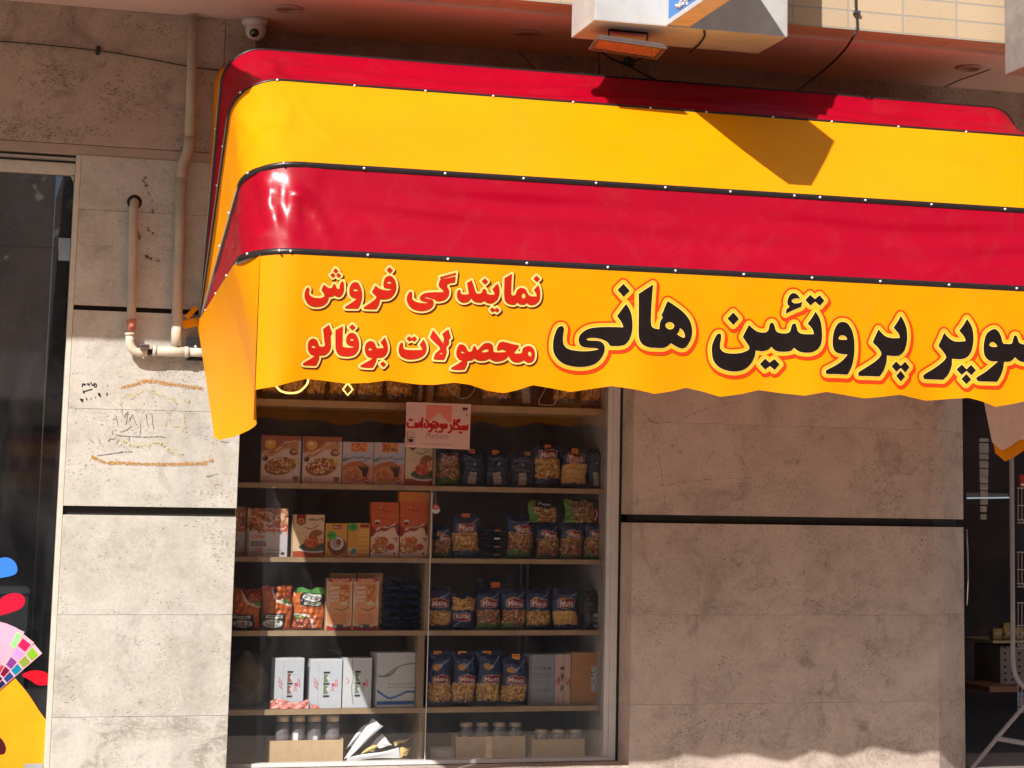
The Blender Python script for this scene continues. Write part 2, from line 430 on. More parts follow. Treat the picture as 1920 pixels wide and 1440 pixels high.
rust_m = plain('rusty fitting', (.42, .13, .09), .6, var=.4, scale=60, bump=.4)
black_m = plain('black plastic', (.02, .018, .018), .45, var=.2)
wire_m = plain('black cable', (.025, .02, .02), .5)
steel_m = plain('steel', (.62, .62, .64), .25, 1., var=.1)
cardboard = plain('cardboard', (.58, .40, .23), .75, var=.1, scale=30)
print_m = colattr_mat('printed card', .42)
film_m = colattr_mat('printed film', .25, .5, .45)
decal_m = colattr_mat('printed decal', .35)
paper_m = plain('white paper', (.80, .80, .82), .6, var=.03)
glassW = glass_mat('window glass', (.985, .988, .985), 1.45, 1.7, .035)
glassD = glass_mat('dark shop glass', (.55, .55, .56), 1.5, 3.2, .05)
clear_m = glass_mat('jar glass', (.93, .95, .95), 1.45, 1.6, .06)

# ================================================================ street (behind and below the frame)
def ground():
    k = N('paving'); v = k.coord(); c = k.mix(k.ramp(k.noise(v, 3, 6, .7), .35, .7), (.50, .39, .31), (.42, .33, .26)); return k.set(c, .85)
def asphalt():
    k = N('asphalt'); v = k.coord(); c = k.mix(k.ramp(k.noise(v, 40, 5, .8), .3, .7), (.045, .045, .047), (.075, .072, .07)); return k.set(c, .85)
g = MB().add([(-60, -60, -.16), (60, -60, -.16), (60, 10, -.16), (-60, 10, -.16)], [(0, 1, 2, 3)]).build('ground', ground()); tag(g, kind='structure')
p = MB().box(-25, 25, -6.2, 1.2, -.15, 0).build('pavement', ground()); tag(p, kind='structure')
r_ = MB().add([(-60, -17, -.152), (60, -17, -.152), (60, -6.25, -.152), (-60, -6.25, -.152)], [(0, 1, 2, 3)]).build('road', asphalt()); tag(r_, kind='structure')
ob = empty('opposite_building', (0, -24, -.15), 'plain brown apartment block across the street, reflected in the shop glass', 'building')
ow = plain('opposite render', (.36, .33, .30), .8, var=.15, scale=2)
m = MB(); m.box(-26, 26, -30, -24, -.15, 11.5); m.build('wall', ow, ob)
wm = MB()
for i in range(12):
    for j in range(3):
        MBw = MB().box(-24+i*4.1, -22.2+i*4.1, -24.05, -23.9, 1.5+j*3.3, 3.3+j*3.3).build('window', glassD, ob)
# trees over the road: trunk, limbs, leaf crowns
def leaf_mat():
    k = N('leaves'); v = k.coord(); c = k.mix(k.ramp(k.noise(v, 3, 3), .35, .65), (.035, .06, .02), (.09, .12, .04)); return k.set(c, .7)
leaf = leaf_mat(); bark = plain('bark', (.14, .10, .07), .9, var=.3)
def tree(x, y, h, lab):
    o = empty('street_tree', (x, y, -.15), lab, 'tree', 'street trees over the road')
    t = MB(); t.tube([(x, y, -.15), (x+.1, y, h*.25), (x-.05, y+.1, h*.5)], [.2, .16, .1], 10); cr = MB(); rs = np.random.RandomState(int(x*7+90))
    for i in range(9):
        q = i*2.4; e = Vector((x+math.cos(q)*h*.27, y+math.sin(q)*h*.27, h*(.55+.04*i)))
        t.tube([(x, y+.05, h*(.35+.02*i)), (x+math.cos(q)*.5, y+math.sin(q)*.5, h*(.48+.03*i)), e], [.07, .05, .02], 6)
        for j in range(260):
            d = rs.normal(size=3); d /= np.linalg.norm(d); c = np.array(e)+d*h*.17*rs.uniform(.3, 1)**.5; a = rs.normal(size=3)*.09; b = rs.normal(size=3)*.09
            cr.add([c-a, c+b, c+a, c-b], [(0, 1, 2, 3)])
    t.build('trunk', bark, o, True); cr.build('crown', leaf, o)
tree(-8, -19, 7, 'tree across the road, leftmost of three'); tree(0, -19.5, 8, 'tree across the road, middle one and tallest'); tree(9, -19, 7, 'tree across the road, rightmost of three')

# ================================================================ building
ZC = 3.716; REC = .17
B = empty('shop_building', (2.8, .5, 0), 'travertine clad shop front with plaster soffit and cream brick balcony band above', 'building')
PL0, PL1 = .405, 1.113                       # left pillar x
PR0, PR1 = float(atY(1187, 900)[0]), float(atY(1760, 1200)[0])
zl = lambda y, x=300: float(atY(x, y, 0)[2])
def slabs(mb, x0, x1, zs, y0, y1, veins, gap=.0005, bev=.002):
    for i in range(len(zs)):
        a, b = zs[i]; mb.curslab = (random.random(), random.random(), random.random(), veins[i] if i < len(veins) else 0.)
        mb.box(x0, x1, y0, y1, a+gap, b-gap, bev)
m = MB()
zz = [(-.1, .3), (.3, zl(1343)), (zl(1343), zl(1153)), (zl(1153), zl(967)), (zl(951), zl(770)), (zl(770), zl(587)), (zl(578), zl(400)), (zl(400), zl(297, 260))]
slabs(m, PL0, PL1, zz, 0, REC+.1, [.8, 1., .18, .1, .0, .05, .25, .3])
m.build('stone_pillar', stoneL, B)
k = MB(); k.box(PL0+.002, PL1-.002, .028, REC+.09, -.1, zl(296, 260)); k.build('pillar_core', groove_m, B)
# right pillar with a splayed corner
def octp(mb, z0, z1, ins=0.):
    xe = float(atY(1810, 1200, .12)[0])
    pts = [(PR0+ins, 0+ins), (PR1-ins*.4, 0+ins), (xe-ins, .13+ins), (xe-ins, .6), (PR0+ins, .6)]
    n = len(pts); V = [(x, y, z0) for x, y in pts]+[(x, y, z1) for x, y in pts]
    mb.add(V, [tuple(range(n-1, -1, -1)), tuple(range(n, 2*n))]+[(i, (i+1) % n, (i+1) % n+n, i+n) for i in range(n)])
m = MB(); zr = lambda y: float(atY(1480, y, 0)[2])
for (a, b), vv in zip([(-.1, zr(1318)), (zr(1318), zr(1153)), (zr(1153), zr(984)), (zr(969), zr(799)), (zr(799), 2.75)], [.55, .08, .05, .15, .1]):
    m.curslab = (random.random(), random.random(), random.random(), vv); octp(m, a+.0004, b-.0004)
m.build('stone_pillar', stoneR, B)
k = MB(); octp(k, -.1, 2.74, .026); k.build('pillar_core', groove_m, B)
# wall above the left opening and pillar, up to the soffit
m = MB(); zb = zl(297, 260)
m.curslab = (.3, .7, .2, .05); m.box(-3.2, .98, 0, .5, zb+.045, ZC, .002)
m.curslab = (.6, .1, .9, .05); m.box(.982, PL1, 0, .5, zb+.045, ZC, .002)
m.build('upper_wall', stoneU, B)
MB().box(-3.2, PL1-.001, .004, .5, zb, zb+.043, .003).build('band_course', render_m, B)
# wall behind the awning
m = MB(); m.curslab = (.1, .45, .3, .05); m.box(PL1+.001, PR0-.001, REC, .5, 2.62, ZC)
m.build('upper_wall', stoneU, B)
m = MB(); m.curslab = (.8, .25, .5, .05); m.box(PR0, 8, REC, .5, 2.755, ZC); m.build('upper_wall', stoneU, B)
# window side reveals
m = MB(); m.curslab = (.5, .5, .1, .0); m.box(PL1-.012, PL1-.002, REC+.1, .3, .5, 2.62); m.build('reveal', stoneR, B)
# sill and wall below the window
SILL = float(atY(800, 1434, .16)[2])
MB().box(PL1+.001, PR0-.001, -.012, .35, SILL-.05, SILL-.002, .004).build('window_sill', stoneR, B)
m = MB(); m.curslab = (.2, .2, .6, .5); m.box(PL1+.001, PR0-.001, .02, .5, -.1, SILL-.052); m.build('lower_wall', stoneR, B)
# next bay to the right, beyond the picture
m = MB(); m.curslab = (.4, .9, .7, .1); m.box(6.0, 8.6, 0, .6, -.1, 2.754); m.build('stone_pillar', stoneR, B)
# soffit and brick band
YB = -.72
ZBR = float(atY(1500, 47, YB)[2])
MB().box(-5, 9, YB+.16, .49, ZC+.0005, ZC+.12).build('soffit', ceil_m, B)
m = MB(); m.box(-5, 9, YB, YB+.158, ZBR, ZBR+1.3); m.build('brick_band', brick_m, B)
MB().box(-5, .62, -1.36, YB-.002, ZC, ZC+.16).build('balcony_slab', conc_m, B)
# two concrete planters hanging in front of the brick band
HBY = -1.16; c0 = atY(1115, 37, HBY); c1 = atY(1477, 70, HBY); ZX = float(c0[2]+c1[2])/2
def hang_box(x0, x1):
    m = MB(); m.box(x0, x1, HBY, HBY+.34, ZX, ZX+1.2, .006)
    return m.build('concrete_box', conc_m, B)
hang_box(float(c0[0]), float(c1[0]))
r0 = float(atX(1861, 150, 0)[0])
rb = atZ(1861, 150, ZX)
o2_ = hang_box(float(rb[0]), float(rb[0])+.85); o2_.data.materials[0] = plain('darkened concrete', (.25, .23, .21), .5, var=.2, scale=12)  # darker concrete, with shade that nothing here casts put into its colour
MB().box(float(c0[0])+.03, float(c1[0])-.03, HBY+.342, YB-.002, ZX+.25, ZX+.4).build('box_support', conc_m, B)
# plaster soffit panel under the balcony slab edge, upper left
# recessed lights in the soffit
def downlight(px, py, lab):
    p = atZ(px, py, ZC); o = empty('recessed_light', tuple(p), lab, 'ceiling light', 'round recessed lights in the soffit')
    MB().lathe(p, [(.062, .0), (.062, -.006), (.05, -.012), (.044, -.004), (.044, .0)], n=28).build('ring', plain('lamp ring', (.42, .28, .24), .5), o, True)
    MB().lathe(p, [(.043, -.001), (.04, -.002), (.0, -.003)], n=24).build('lens', plain('lamp lens', (.30, .17, .13), .4), o, True)
downlight(541, 15, 'round recessed light in the soffit beside the white dome camera')
downlight(988, 62, 'round recessed light in the soffit left of the orange floodlight')
downlight(1816, 126, 'round recessed light in the soffit far right near the concrete corner')
# dome camera
p = atZ(478, 36, ZC); o = empty('dome_camera', tuple(p), 'white dome security camera under the soffit above the awning corner', 'security camera')
wp = plain('white camera plastic', (.68, .60, .58), .4, var=.04)
MB().lathe(p, [(.056, 0), (.056, -.02), (.05, -.03), (.03, -.034)], n=28).build('base', wp, o, True)
q = np.array(p)+[.004, -.008, -.052]; ax = Vector((-.25, -1, -.55)).normalized()
prof = [(.0, -.044)]+[(.044*math.sin(t), -.044*math.cos(t)) for t in np.linspace(.15, 2.55, 16)]+[(.022, .0385), (.02, .034)]
MB().lathe(q, prof, ax, 28).build('ball', wp, o, True)
MB().lathe(q, [(.0205, .033), (.017, .041), (.010, .043), (.0, .0435)], ax, 22).build('lens', plain('camera lens', (.02, .012, .012), .12, spec=.8), o, True)

# ================================================================ left neighbour: glazed shopfront
fz = zl(300, 80)
Nb = empty('glazed_shopfront', (-.4, .05, 0), 'dark full height glass shopfront in a thin cream frame, left of the pillar', 'shopfront')
GX = .383
MB().box(GX-.0, PL0-.001, .002, .09, -.1, zb-.001, .003).build('frame', grey_frame, Nb)
t0 = atY(80, 305, .03)[2]
MB().box(-2.6, GX-.001, .02, .09, float(t0)-.045, zb-.012, .003).build('top_rail', grey_frame, Nb)
MB().box(-2.6, GX-.001, .012, .088, float(t0)+.003, float(t0)+.011).build('rail_shadow_gap', groove_m, Nb)
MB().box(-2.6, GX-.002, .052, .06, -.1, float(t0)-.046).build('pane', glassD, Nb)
for ya, yb in ((448, 467), (469, 488)):
    a = atY(109, yb, .045); b = atY(150, ya, .045)
    MB().box(float(a[0]), GX-.003, .04, .0515, float(a[2]), float(b[2]), .002).build('clamp', plain('clamp plastic', (.30, .36, .40), .3), Nb)
a = atY(133, 331, .045); b = atY(155, 348, .045)
MB().prism([(a[0], a[2]), (GX-.003, a[2]), (GX-.003, b[2]), (a[0]+.02, b[2])], .035, .051).build('bracket', grey_frame, Nb)
MB().box(-2.6, GX-.003, .0505, .052, float(atY(60, 463, .05)[2])-.001, float(atY(60, 463, .05)[2])+.001).build('glass_joint', black_m, Nb)
# dark room behind, with dim shapes
rm = empty('neighbour_interior', (-.8, 1.5, 0), 'dark room behind the left shop glass', 'room')
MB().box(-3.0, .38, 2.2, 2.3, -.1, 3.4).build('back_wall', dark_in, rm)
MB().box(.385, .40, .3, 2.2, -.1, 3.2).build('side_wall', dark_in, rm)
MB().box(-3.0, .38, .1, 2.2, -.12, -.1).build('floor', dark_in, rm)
cb = empty('display_cabinet', (-.05, .7, 0), 'pale grey cabinet standing behind the left shop glass', 'cabinet')
a = atY(0, 1078, .4); b = atY(47, 1240, .4)
MB().box(-.9, float(b[0]), .40, .8, -.1, float(a[2])-.08, .004).build('body', plain('grey laminate', (.33, .35, .37), .6), cb)
MB().box(-.9, float(b[0])+.004, .39, .81, float(a[2])-.079, float(a[2])-.06, .003).build('top', plain('grey laminate top', (.42, .44, .46), .5), cb)
# decals stuck to the glass
YD = .0505
def decal(name, lab, cat, art, x0, y0, x1, y1, shape=None, group=None):
    pass
def flat_shape(name, pts, mat, Y, th=.0008, parent=None, sm=True, h=1.0):
    P = smooth(pts) if sm else np.array([q[:2] for q in pts], float)
    x0, y0 = P.min(0)-2; x1, y1 = P.max(0)+2; X, Yg = np.meshgrid(np.arange(x0, x1, h), np.arange(y0, y1, h))
    V, Fc = march(sdf([P], X, Yg), x0, y0, h, 40)
    return MB().add([atY(a, b, Y) for a, b in V], Fc).build(name, mat, parent)
def glossy(nm, c, r=.35): return plain(nm, tuple(lin(c)), r, var=.08, scale=10)
o = flat_shape('paint_drop_sticker', [(-30, 1062), (-10, 1050), (10, 1045), (24, 1050), (32, 1062), (31, 1074), (20, 1080), (0, 1084), (-30, 1092)], glossy('sticker blue', (60, 130, 225)), YD)
tag(o, 'blue paint drop sticker on the dark left glass', 'sticker', 'paint drop stickers')
o = flat_shape('paint_drop_sticker', [(-30, 1140), (-5, 1128), (10, 1116), (28, 1112), (42, 1116), (47, 1127), (40, 1140), (22, 1148), (0, 1154), (-30, 1160)], glossy('sticker red', (205, 20, 55)), YD)
tag(o, 'red paint drop sticker above the colour fan on the left glass', 'sticker', 'paint drop stickers')
o = flat_shape('paint_drop_sticker', [(42, 1267), (50, 1260), (66, 1257), (84, 1260), (93, 1270), (92, 1282), (82, 1285), (70, 1284), (56, 1275)], glossy('sticker red2', (215, 10, 35)), YD)
tag(o, 'small red paint drop sticker right of the colour fan', 'sticker', 'paint drop stickers')
o = flat_shape('paint_bucket_sticker', [(-60, 1300, 1), (-60, 1292, 1), (0, 1291), (28, 1271, 1), (52, 1300), (75, 1335), (94, 1360, 1), (90, 1470, 1), (-60, 1470, 1)], glossy('sticker orange', (250, 160, 20)), YD, sm=True)
tag(o, 'large orange sticker filling the lower corner of the left glass', 'sticker')
fl = flat_shape('dark_mark', [(-40, 1384), (-6, 1382), (5, 1388), (11, 1402), (8, 1413), (-4, 1415), (-40, 1415)], glossy('sticker maroon', (70, 10, 20)), YD-.001, parent=o)
fr = MB().box(float(atY(45, 1436, .049)[0]), GX-.003, .044, .0495, -.1, float(atY(60, 1432, .049)[2])).build('lower_patch', plain('patch grey', (.35, .36, .38), .4), Nb)
fan = empty('colour_fan_sticker', tuple(atY(0, 1250, YD)), 'pink fan deck of paint swatches stuck on the left glass', 'sticker')
flat_shape('card', [(-50, 1170), (0, 1166), (12, 1169), (33, 1178), (20, 1215), (-10, 1290), (-50, 1330)], glossy('fan pink', (240, 170, 195)), YD, parent=fan, sm=False)
def strip(pts, Y, cols):
    flat_shape('card', pts, glossy('fan pink%g' % Y, (245, 175, 190)), Y, parent=fan, sm=False)
    (ax, ay), (bx, by), (cx, cy), (dx, dy) = pts; n = len(cols)
    for i, c in enumerate(cols):
        t0 = .06+i*.94/n*.98; t1 = t0+.94/n*.82; e = .1
        def P(s, t): return ((ax+(bx-ax)*s)*(1-t)+(dx+(cx-dx)*s)*t, (ay+(by-ay)*s)*(1-t)+(dy+(cy-dy)*s)*t)
        flat_shape('swatch', [P(e, t0), P(1-e, t0), P(1-e, t1), P(e, t1)], glossy('swatch%d%g' % (i, Y), c), Y-.0008, parent=fan, sm=False, h=.7)
strip([(33, 1179), (46, 1185), (-8, 1282), (-14, 1278)], YD-.001, [(150, 235, 140), (245, 175, 190), (190, 60, 80)])
strip([(44, 1189), (64, 1205), (-8, 1292), (-14, 1286)], YD-.003, [(225, 30, 90), (205, 150, 215), (130, 60, 140), (120, 10, 50), (70, 20, 60)])
strip([(64, 1207), (79, 1225), (-6, 1298), (-12, 1291)], YD-.005, [(130, 185, 40), (135, 160, 60), (0, 130, 165), (35, 65, 120), (25, 35, 80)])

# ================================================================ pipes and wires on the left pillar
dp = empty('downpipe', tuple(atY(360, 300, -.04)), 'cream vertical downpipe running down the left pillar to a tee', 'pipe')
YP = -.045
pt = lambda L, Y=YP: [tuple(atY(x, y, Y)) for x, y in L]
MB().tube(pt([(361, 33), (359, 150), (355, 262)]), .0215, 16).build('pipe', pipe_old, dp, True)
MB().tube(pt([(355, 258), (354, 275), (350, 292), (343, 308), (341, 325), (340, 334)]), .0235, 16).build('bend', pipe_old, dp, True)
MB().tube(pt([(340, 330), (337, 450), (333, 560), (331, 612)]), .0225, 16).build('pipe', pipe_old, dp, True)
MB().tube(pt([(331, 606), (330.5, 625), (330, 648)]), .0215, 16).build('tee', pipe_m, dp, True)
MB().tube(pt([(290, 658), (330, 659), (352, 660)]), .0205, 16).build('tee', pipe_m, dp, True)
MB().tube(pt([(346, 660), (354, 660)]), .0235, 16).build('collar', pipe_m, dp, True)
MB().tube(pt([(352, 660), (400, 662)]), .0185, 16).build('pipe', pipe_m, dp, True)
MB().tube(pt([(286, 657), (293, 658)]), .0235, 16).build('collar', pipe_m, dp, True)
wp_ = empty('water_pipe', tuple(atY(250, 500, -.04)), 'thin cream pipe with rusty red valve coming out of a round hole', 'pipe')
hx = atY(252, 379, 0)
MB().lathe(np.array(hx)+[0, -.0015, 0], [(.031, 0), (.031, .002), (.0, .002)], (0, 1, 0), 24).build('wall_hole', black_m, wp_, True)
MB().tube([tuple(np.array(hx)+[0, .0, 0]), tuple(np.array(hx)+[0, -.02, -.004]), tuple(atY(251, 388, -.035)), tuple(atY(250.5, 396, YP))]+pt([(249, 470), (247, 560), (246, 601)]), .0185, 16).build('pipe', pipe_old, wp_, True)
MB().tube(pt([(246, 596), (246.5, 602), (247, 610), (247, 617), (247, 622)]), [.017, .021, .020, .016, .010], 12).build('valve', rust_m, wp_, True)
MB().tube([tuple(atY(247, 610, YP)), tuple(atY(247, 612, YP-.028))], .011, 10).build('valve_knob', rust_m, wp_, True)
MB().tube(pt([(243.5, 627), (243, 640), (245, 650), (251, 658), (260, 661), (276, 661.5)]), [.0175, .0175, .019, .0185, .0175, .0175], 16).build('elbow', pipe_m, wp_, True)
MB().tube(pt([(243.5, 624), (243.5, 629)]), .0205, 16).build('collar', pipe_m, wp_, True)
a = atY(262, 655, -.075); cl = MB().box(float(a[0]), float(a[0])+.04, -.085, -.005, float(a[2])+.003, float(a[2])+.022, .003); cl.build('metal_clip', steel_m, wp_)
a = atY(276, 665, YP); MB().tube(pt([(276, 661.5), (283, 660), (290, 658)]), .012, 10).build('coupling', black_m, wp_, True)
# bolt plate below the awning pivot is part of the awning; wall cable
o = MB().tube([tuple(atY(x, y, -.012)) for x, y in spline([(-60, 74), (60, 82), (184, 95), (260, 107), (345, 123), (410, 132), (470, 138)], 4)], .0028, 6).build('wall_cable', wire_m, None, True)
tag(o, 'thin black cable sagging across the stone wall, passing behind the downpipe', 'cable')
MB().lathe(atY(184, 95, -.016), [(.004, -.02), (.009, -.015), (.011, 0), (.009, .015), (.004, .02)], (.1, 0, 1), 12).build('knot', wire_m, o, True)
# cable over the brick band into the awning
ca = [tuple(atY(1604, -20, YB-.012)), tuple(atY(1604.5, 10, YB-.012)), tuple(atY(1607, 40, YB-.012)), tuple(atY(1606, 56, YB-.014))]
ca += [tuple(atZ(1599, 70, ZC-.02)), tuple(atZ(1585, 92, ZC-.03)), tuple(atY(1560, 118, -.33)), tuple(atY(1530, 143, -.3)), tuple(atY(1505, 163, -.35)), tuple(atY(1488, 174, -.45))]
o = MB().tube([tuple(q) for q in spline(ca, 4)], .0055, 8).build('power_cable', wire_m, None, True)
tag(o, 'thick grey black cable hanging over the brick band and dropping behind the awning', 'cable')
MB().box(float(ca[1][0])-.012, float(ca[1][0])+.02, YB-.02, YB-.004, float(atY(1606, 24, YB)[2])-.006, float(atY(1606, 24, YB)[2])+.006).build('cable_clip', steel_m, o)
o = MB().tube([tuple(atY(x, y, -.35)) for x, y in spline([(1128, 92), (1122, 110), (1124, 128), (1120, 147)], 4)], .003, 6).build('floodlight_lead', wire_m, None, True)
tag(o, 'thin dark lead hanging from the orange floodlight towards the awning', 'cable')
o = MB().tube([tuple(atY(x, y, -.3)) for x, y in spline([(1052, 139), (1062, 137), (1074, 142), (1088, 137), (1098, 141), (1112, 147), (1118, 138)], 4)], .003, 6).build('loose_wire', plain('white wire', (.6, .55, .52), .5), None, True)
tag(o, 'short loose white wire curling above the awning top', 'cable')
o = MB().tube([tuple(atY(x, y, -.28)) for x, y in spline([(1128, 98), (1150, 112), (1175, 122), (1200, 135), (1230, 150), (1262, 158)], 4)], .005, 6).build('tangled_cable', wire_m, None, True)
tag(o, 'dark tangled cable running along the wall behind the orange floodlight', 'cable')
MB().lathe(atY(1180, 116, -.28), [(.004, -.03), (.02, -.015), (.022, 0), (.015, .015), (.004, .03)], (.8, .2, -.4), 9).build('knot', wire_m, o, True)
MB().tube([tuple(atY(x, y, -.28)) for x, y in spline([(1182, 118), (1195, 112), (1214, 106)], 4)], .004, 6).build('branch', wire_m, o, True)
o = MB().tube([tuple(atZ(x, y, ZX-.006)) for x, y in spline([(1320, 58), (1321, 68), (1310, 84), (1292, 99)], 4)], .004, 6).build('sign_lead', wire_m, None, True)
tag(o, 'short black lead along the underside of the concrete box behind the blue sign', 'cable')
# crack lines in the soffit
o = MB().tube([tuple(atZ(x, y, ZC-.002)) for x, y in [(1857, 130), (1830, 140), (1800, 150), (1772, 163)]], .002, 5).build('soffit_wire', wire_m)
tag(o, 'thin black wire tacked to the soffit at far right', 'cable')
o = MB().tube([tuple(atY(x, y, .16)) for x, y in [(969, 92), (985, 110), (1000, 128), (1012, 137)]], .002, 5).build('wall_wire', wire_m)
tag(o, 'thin black wire on the wall below the middle soffit light', 'cable')

# ================================================================ floodlight
fl_o = empty('floodlight', tuple(atY(1178, 88, -1.15)), 'rectangular floodlight with ribbed orange face hanging under the concrete box', 'floodlight')
A, B2 = np.array(atY(1119, 69, -1.13)), np.array(atY(1251, 88, -1.13)); Dn, Cn = np.array(atY(1104, 90, -.95)), np.array(atY(1232, 109, -.95))
ex = (B2-A); ey = (Dn-A); nn_ = np.cross(ex, ey); nn_ /= np.linalg.norm(nn_)
if nn_[2] > 0: nn_ = -nn_                      # faces down / out
def FP(u, v, d=0.): return A*(1-u)*(1-v)+B2*u*(1-v)+Dn*(1-u)*v+Cn*u*v+nn_*d
hs = MB(); V = [FP(0, 0), FP(1, 0), FP(1, 1), FP(0, 1), FP(.06, .1, -.018), FP(.94, .1, -.018), FP(.94, .9, -.018), FP(.06, .9, -.018)]
hs.add(V, [(0, 1, 5, 4), (1, 2, 6, 5), (2, 3, 7, 6), (3, 0, 4, 7), (4, 5, 6, 7), (0, 3, 2, 1)]); hs.build('housing', plain('lamp housing', (.10, .07, .065), .5), fl_o)
rim = MB()
for (u0, v0, u1, v1) in ((0, 0, 1, .1), (0, .9, 1, 1), (0, .1, .045, .9), (.955, .1, 1, .9)):
    V = [FP(u0, v0, .001), FP(u1, v0, .001), FP(u1, v1, .001), FP(u0, v1, .001), FP(u0, v0, .008), FP(u1, v0, .008), FP(u1, v1, .008), FP(u0, v1, .008)]
    rim.add(V, [(0, 1, 2, 3), (4, 7, 6, 5), (0, 4, 5, 1), (1, 5, 6, 2), (2, 6, 7, 3), (3, 7, 4, 0)])
rim.build('rim', plain('lamp rim', (.13, .09, .08), .45), fl_o)
rb_ = MB(); n = 26
pts = []
for i in range(n):
    u0 = .05+.9*i/n; u1 = .05+.9*(i+.5)/n; u2 = .05+.9*(i+1)/n
    rb_.add([FP(u0, .12, .002), FP(u1, .12, .006), FP(u2, .12, .002), FP(u0, .88, .002), FP(u1, .88, .006), FP(u2, .88, .002)], [(0, 1, 4, 3), (1, 2, 5, 4)])
rb_.build('reflector', plain('orange reflector', (.40, .16, .085), .4, var=.35, scale=60), fl_o)
for k_, (u, x, y) in enumerate(((.18, 1141, 51), (.75, 1216, 61))): pass
b0 = np.array(atY(1142, 50, -1.03)); b1 = np.array(atY(1214, 61, -1.03)); b0[2] = b1[2] = ZX-.004
e0 = FP(.18, .1, -.005); e1 = FP(.72, .1, -.005)
MB().tube([tuple(e0), tuple(b0), tuple(b1), tuple(e1)], .0045, 8).build('bracket', black_m, fl_o, True)

# ================================================================ blue lightbox sign on the concrete box
sx = float(atY(1251, 47, HBY)[0]); sz = float(atY(1251, 47, HBY)[2])
sg = empty('projecting_sign', (sx, HBY, sz), 'blue lightbox sign with white writing sticking out from the concrete box', 'sign')
sb = MB(); sb.box(sx+.006, sx+.095, -1.92, HBY-.002, sz, sz+.56, .003); sb.build('case', plain('sign case bounce tint', (.72, .56, .36), .5), sg)  # orange light bounced off the awning is put into the case colour
MB().box(sx, sx+.0055, -1.905, HBY-.015, sz+.02, sz+.54).build('face', plain('sign blue', (.03, .20, .62), .3, var=.05), sg)
fm = plain('sign frame grey', (.55, .56, .58), .4); ff = MB()
ff.box(sx-.002, sx+.006, -1.92, HBY-.002, sz-.001, sz+.019); ff.box(sx-.002, sx+.006, HBY-.014, HBY-.002, sz+.0192, sz+.56); ff.build('frame', fm, sg)
wm_ = MB()
for L in ([(1271, 12), (1276, 3), (1281, -6)], [(1268, 10), (1275, 12), (1281, 6)], [(1284, 3), (1291, -3), (1297, -8)], [(1288, 6), (1289, 7)], [(1299, -6), (1306, -12)]):
    wm_.tube([tuple(atX(x, y, sx-.003)) for x, y in L], .006, 6)
wm_.build('lettering', plain('sign white', (.8, .82, .85), .5), sg)

# ================================================================ AWNING
XL, XR, PZ = .927, 4.56, 2.388
YEL = (.92, .33, .0); RED = (.40, .001, .016)
yel = vinyl('yellow vinyl', YEL, .10, .45, .16); red = vinyl('red vinyl', RED, .05, .26); trim_m = plain('dark trim', (.022, .015, .014), .35, var=.25, scale=60)
aw = empty('shop_awning', (XL, 0, PZ), 'red and yellow striped hood awning with Persian lettering on its scalloped valance', 'awning')
BARS = [(-.5, 3.485), (-.89, 3.281), (-1.373, 2.873), (-1.463, 2.539)]
NA, NC, NF = 22, 12, 150
def bar_path(Yf, zf, r=.13, grow=0.):
    """U shaped path: pivot -> arm -> rounded corner -> front -> corner -> pivot"""
    L = math.hypot(Yf, zf-PZ); P = []
    ux = np.array([0, Yf, zf-PZ])/L
    xl, xr = XL-grow, XR+grow
    for i in range(NA): P.append(np.array([xl, 0, PZ])+ux*(L-r)*i/NA)
    for i in range(NC):
        t = math.pi/2*i/NC; P.append(np.array([xl+r*(1-math.cos(t)), 0, PZ])+ux*(L-r+r*math.sin(t)))
    for i in range(NF+1): P.append(np.array([xl+r+(xr-xl-2*r)*i/NF, 0, PZ])+ux*L)
    for i in range(1, NC+1):
        t = math.pi/2*(1-i/NC); P.append(np.array([xr-r*(1-math.cos(t)), 0, PZ])+ux*(L-r+r*math.sin(t)))
    for i in range(1, NA+1): P.append(np.array([xr, 0, PZ])+ux*(L-r)*(1-i/NA))
    return np.array(P)
rad = [.16, .19, .20, .20]
paths = [bar_path(y, z, r) for (y, z), r in zip(BARS, rad)]
wallp = np.array(paths[0]); L0 = math.hypot(BARS[0][0], BARS[0][1]-PZ)
wallp = bar_path(.162, PZ+L0*.97, .12)
from mathutils import noise as mn
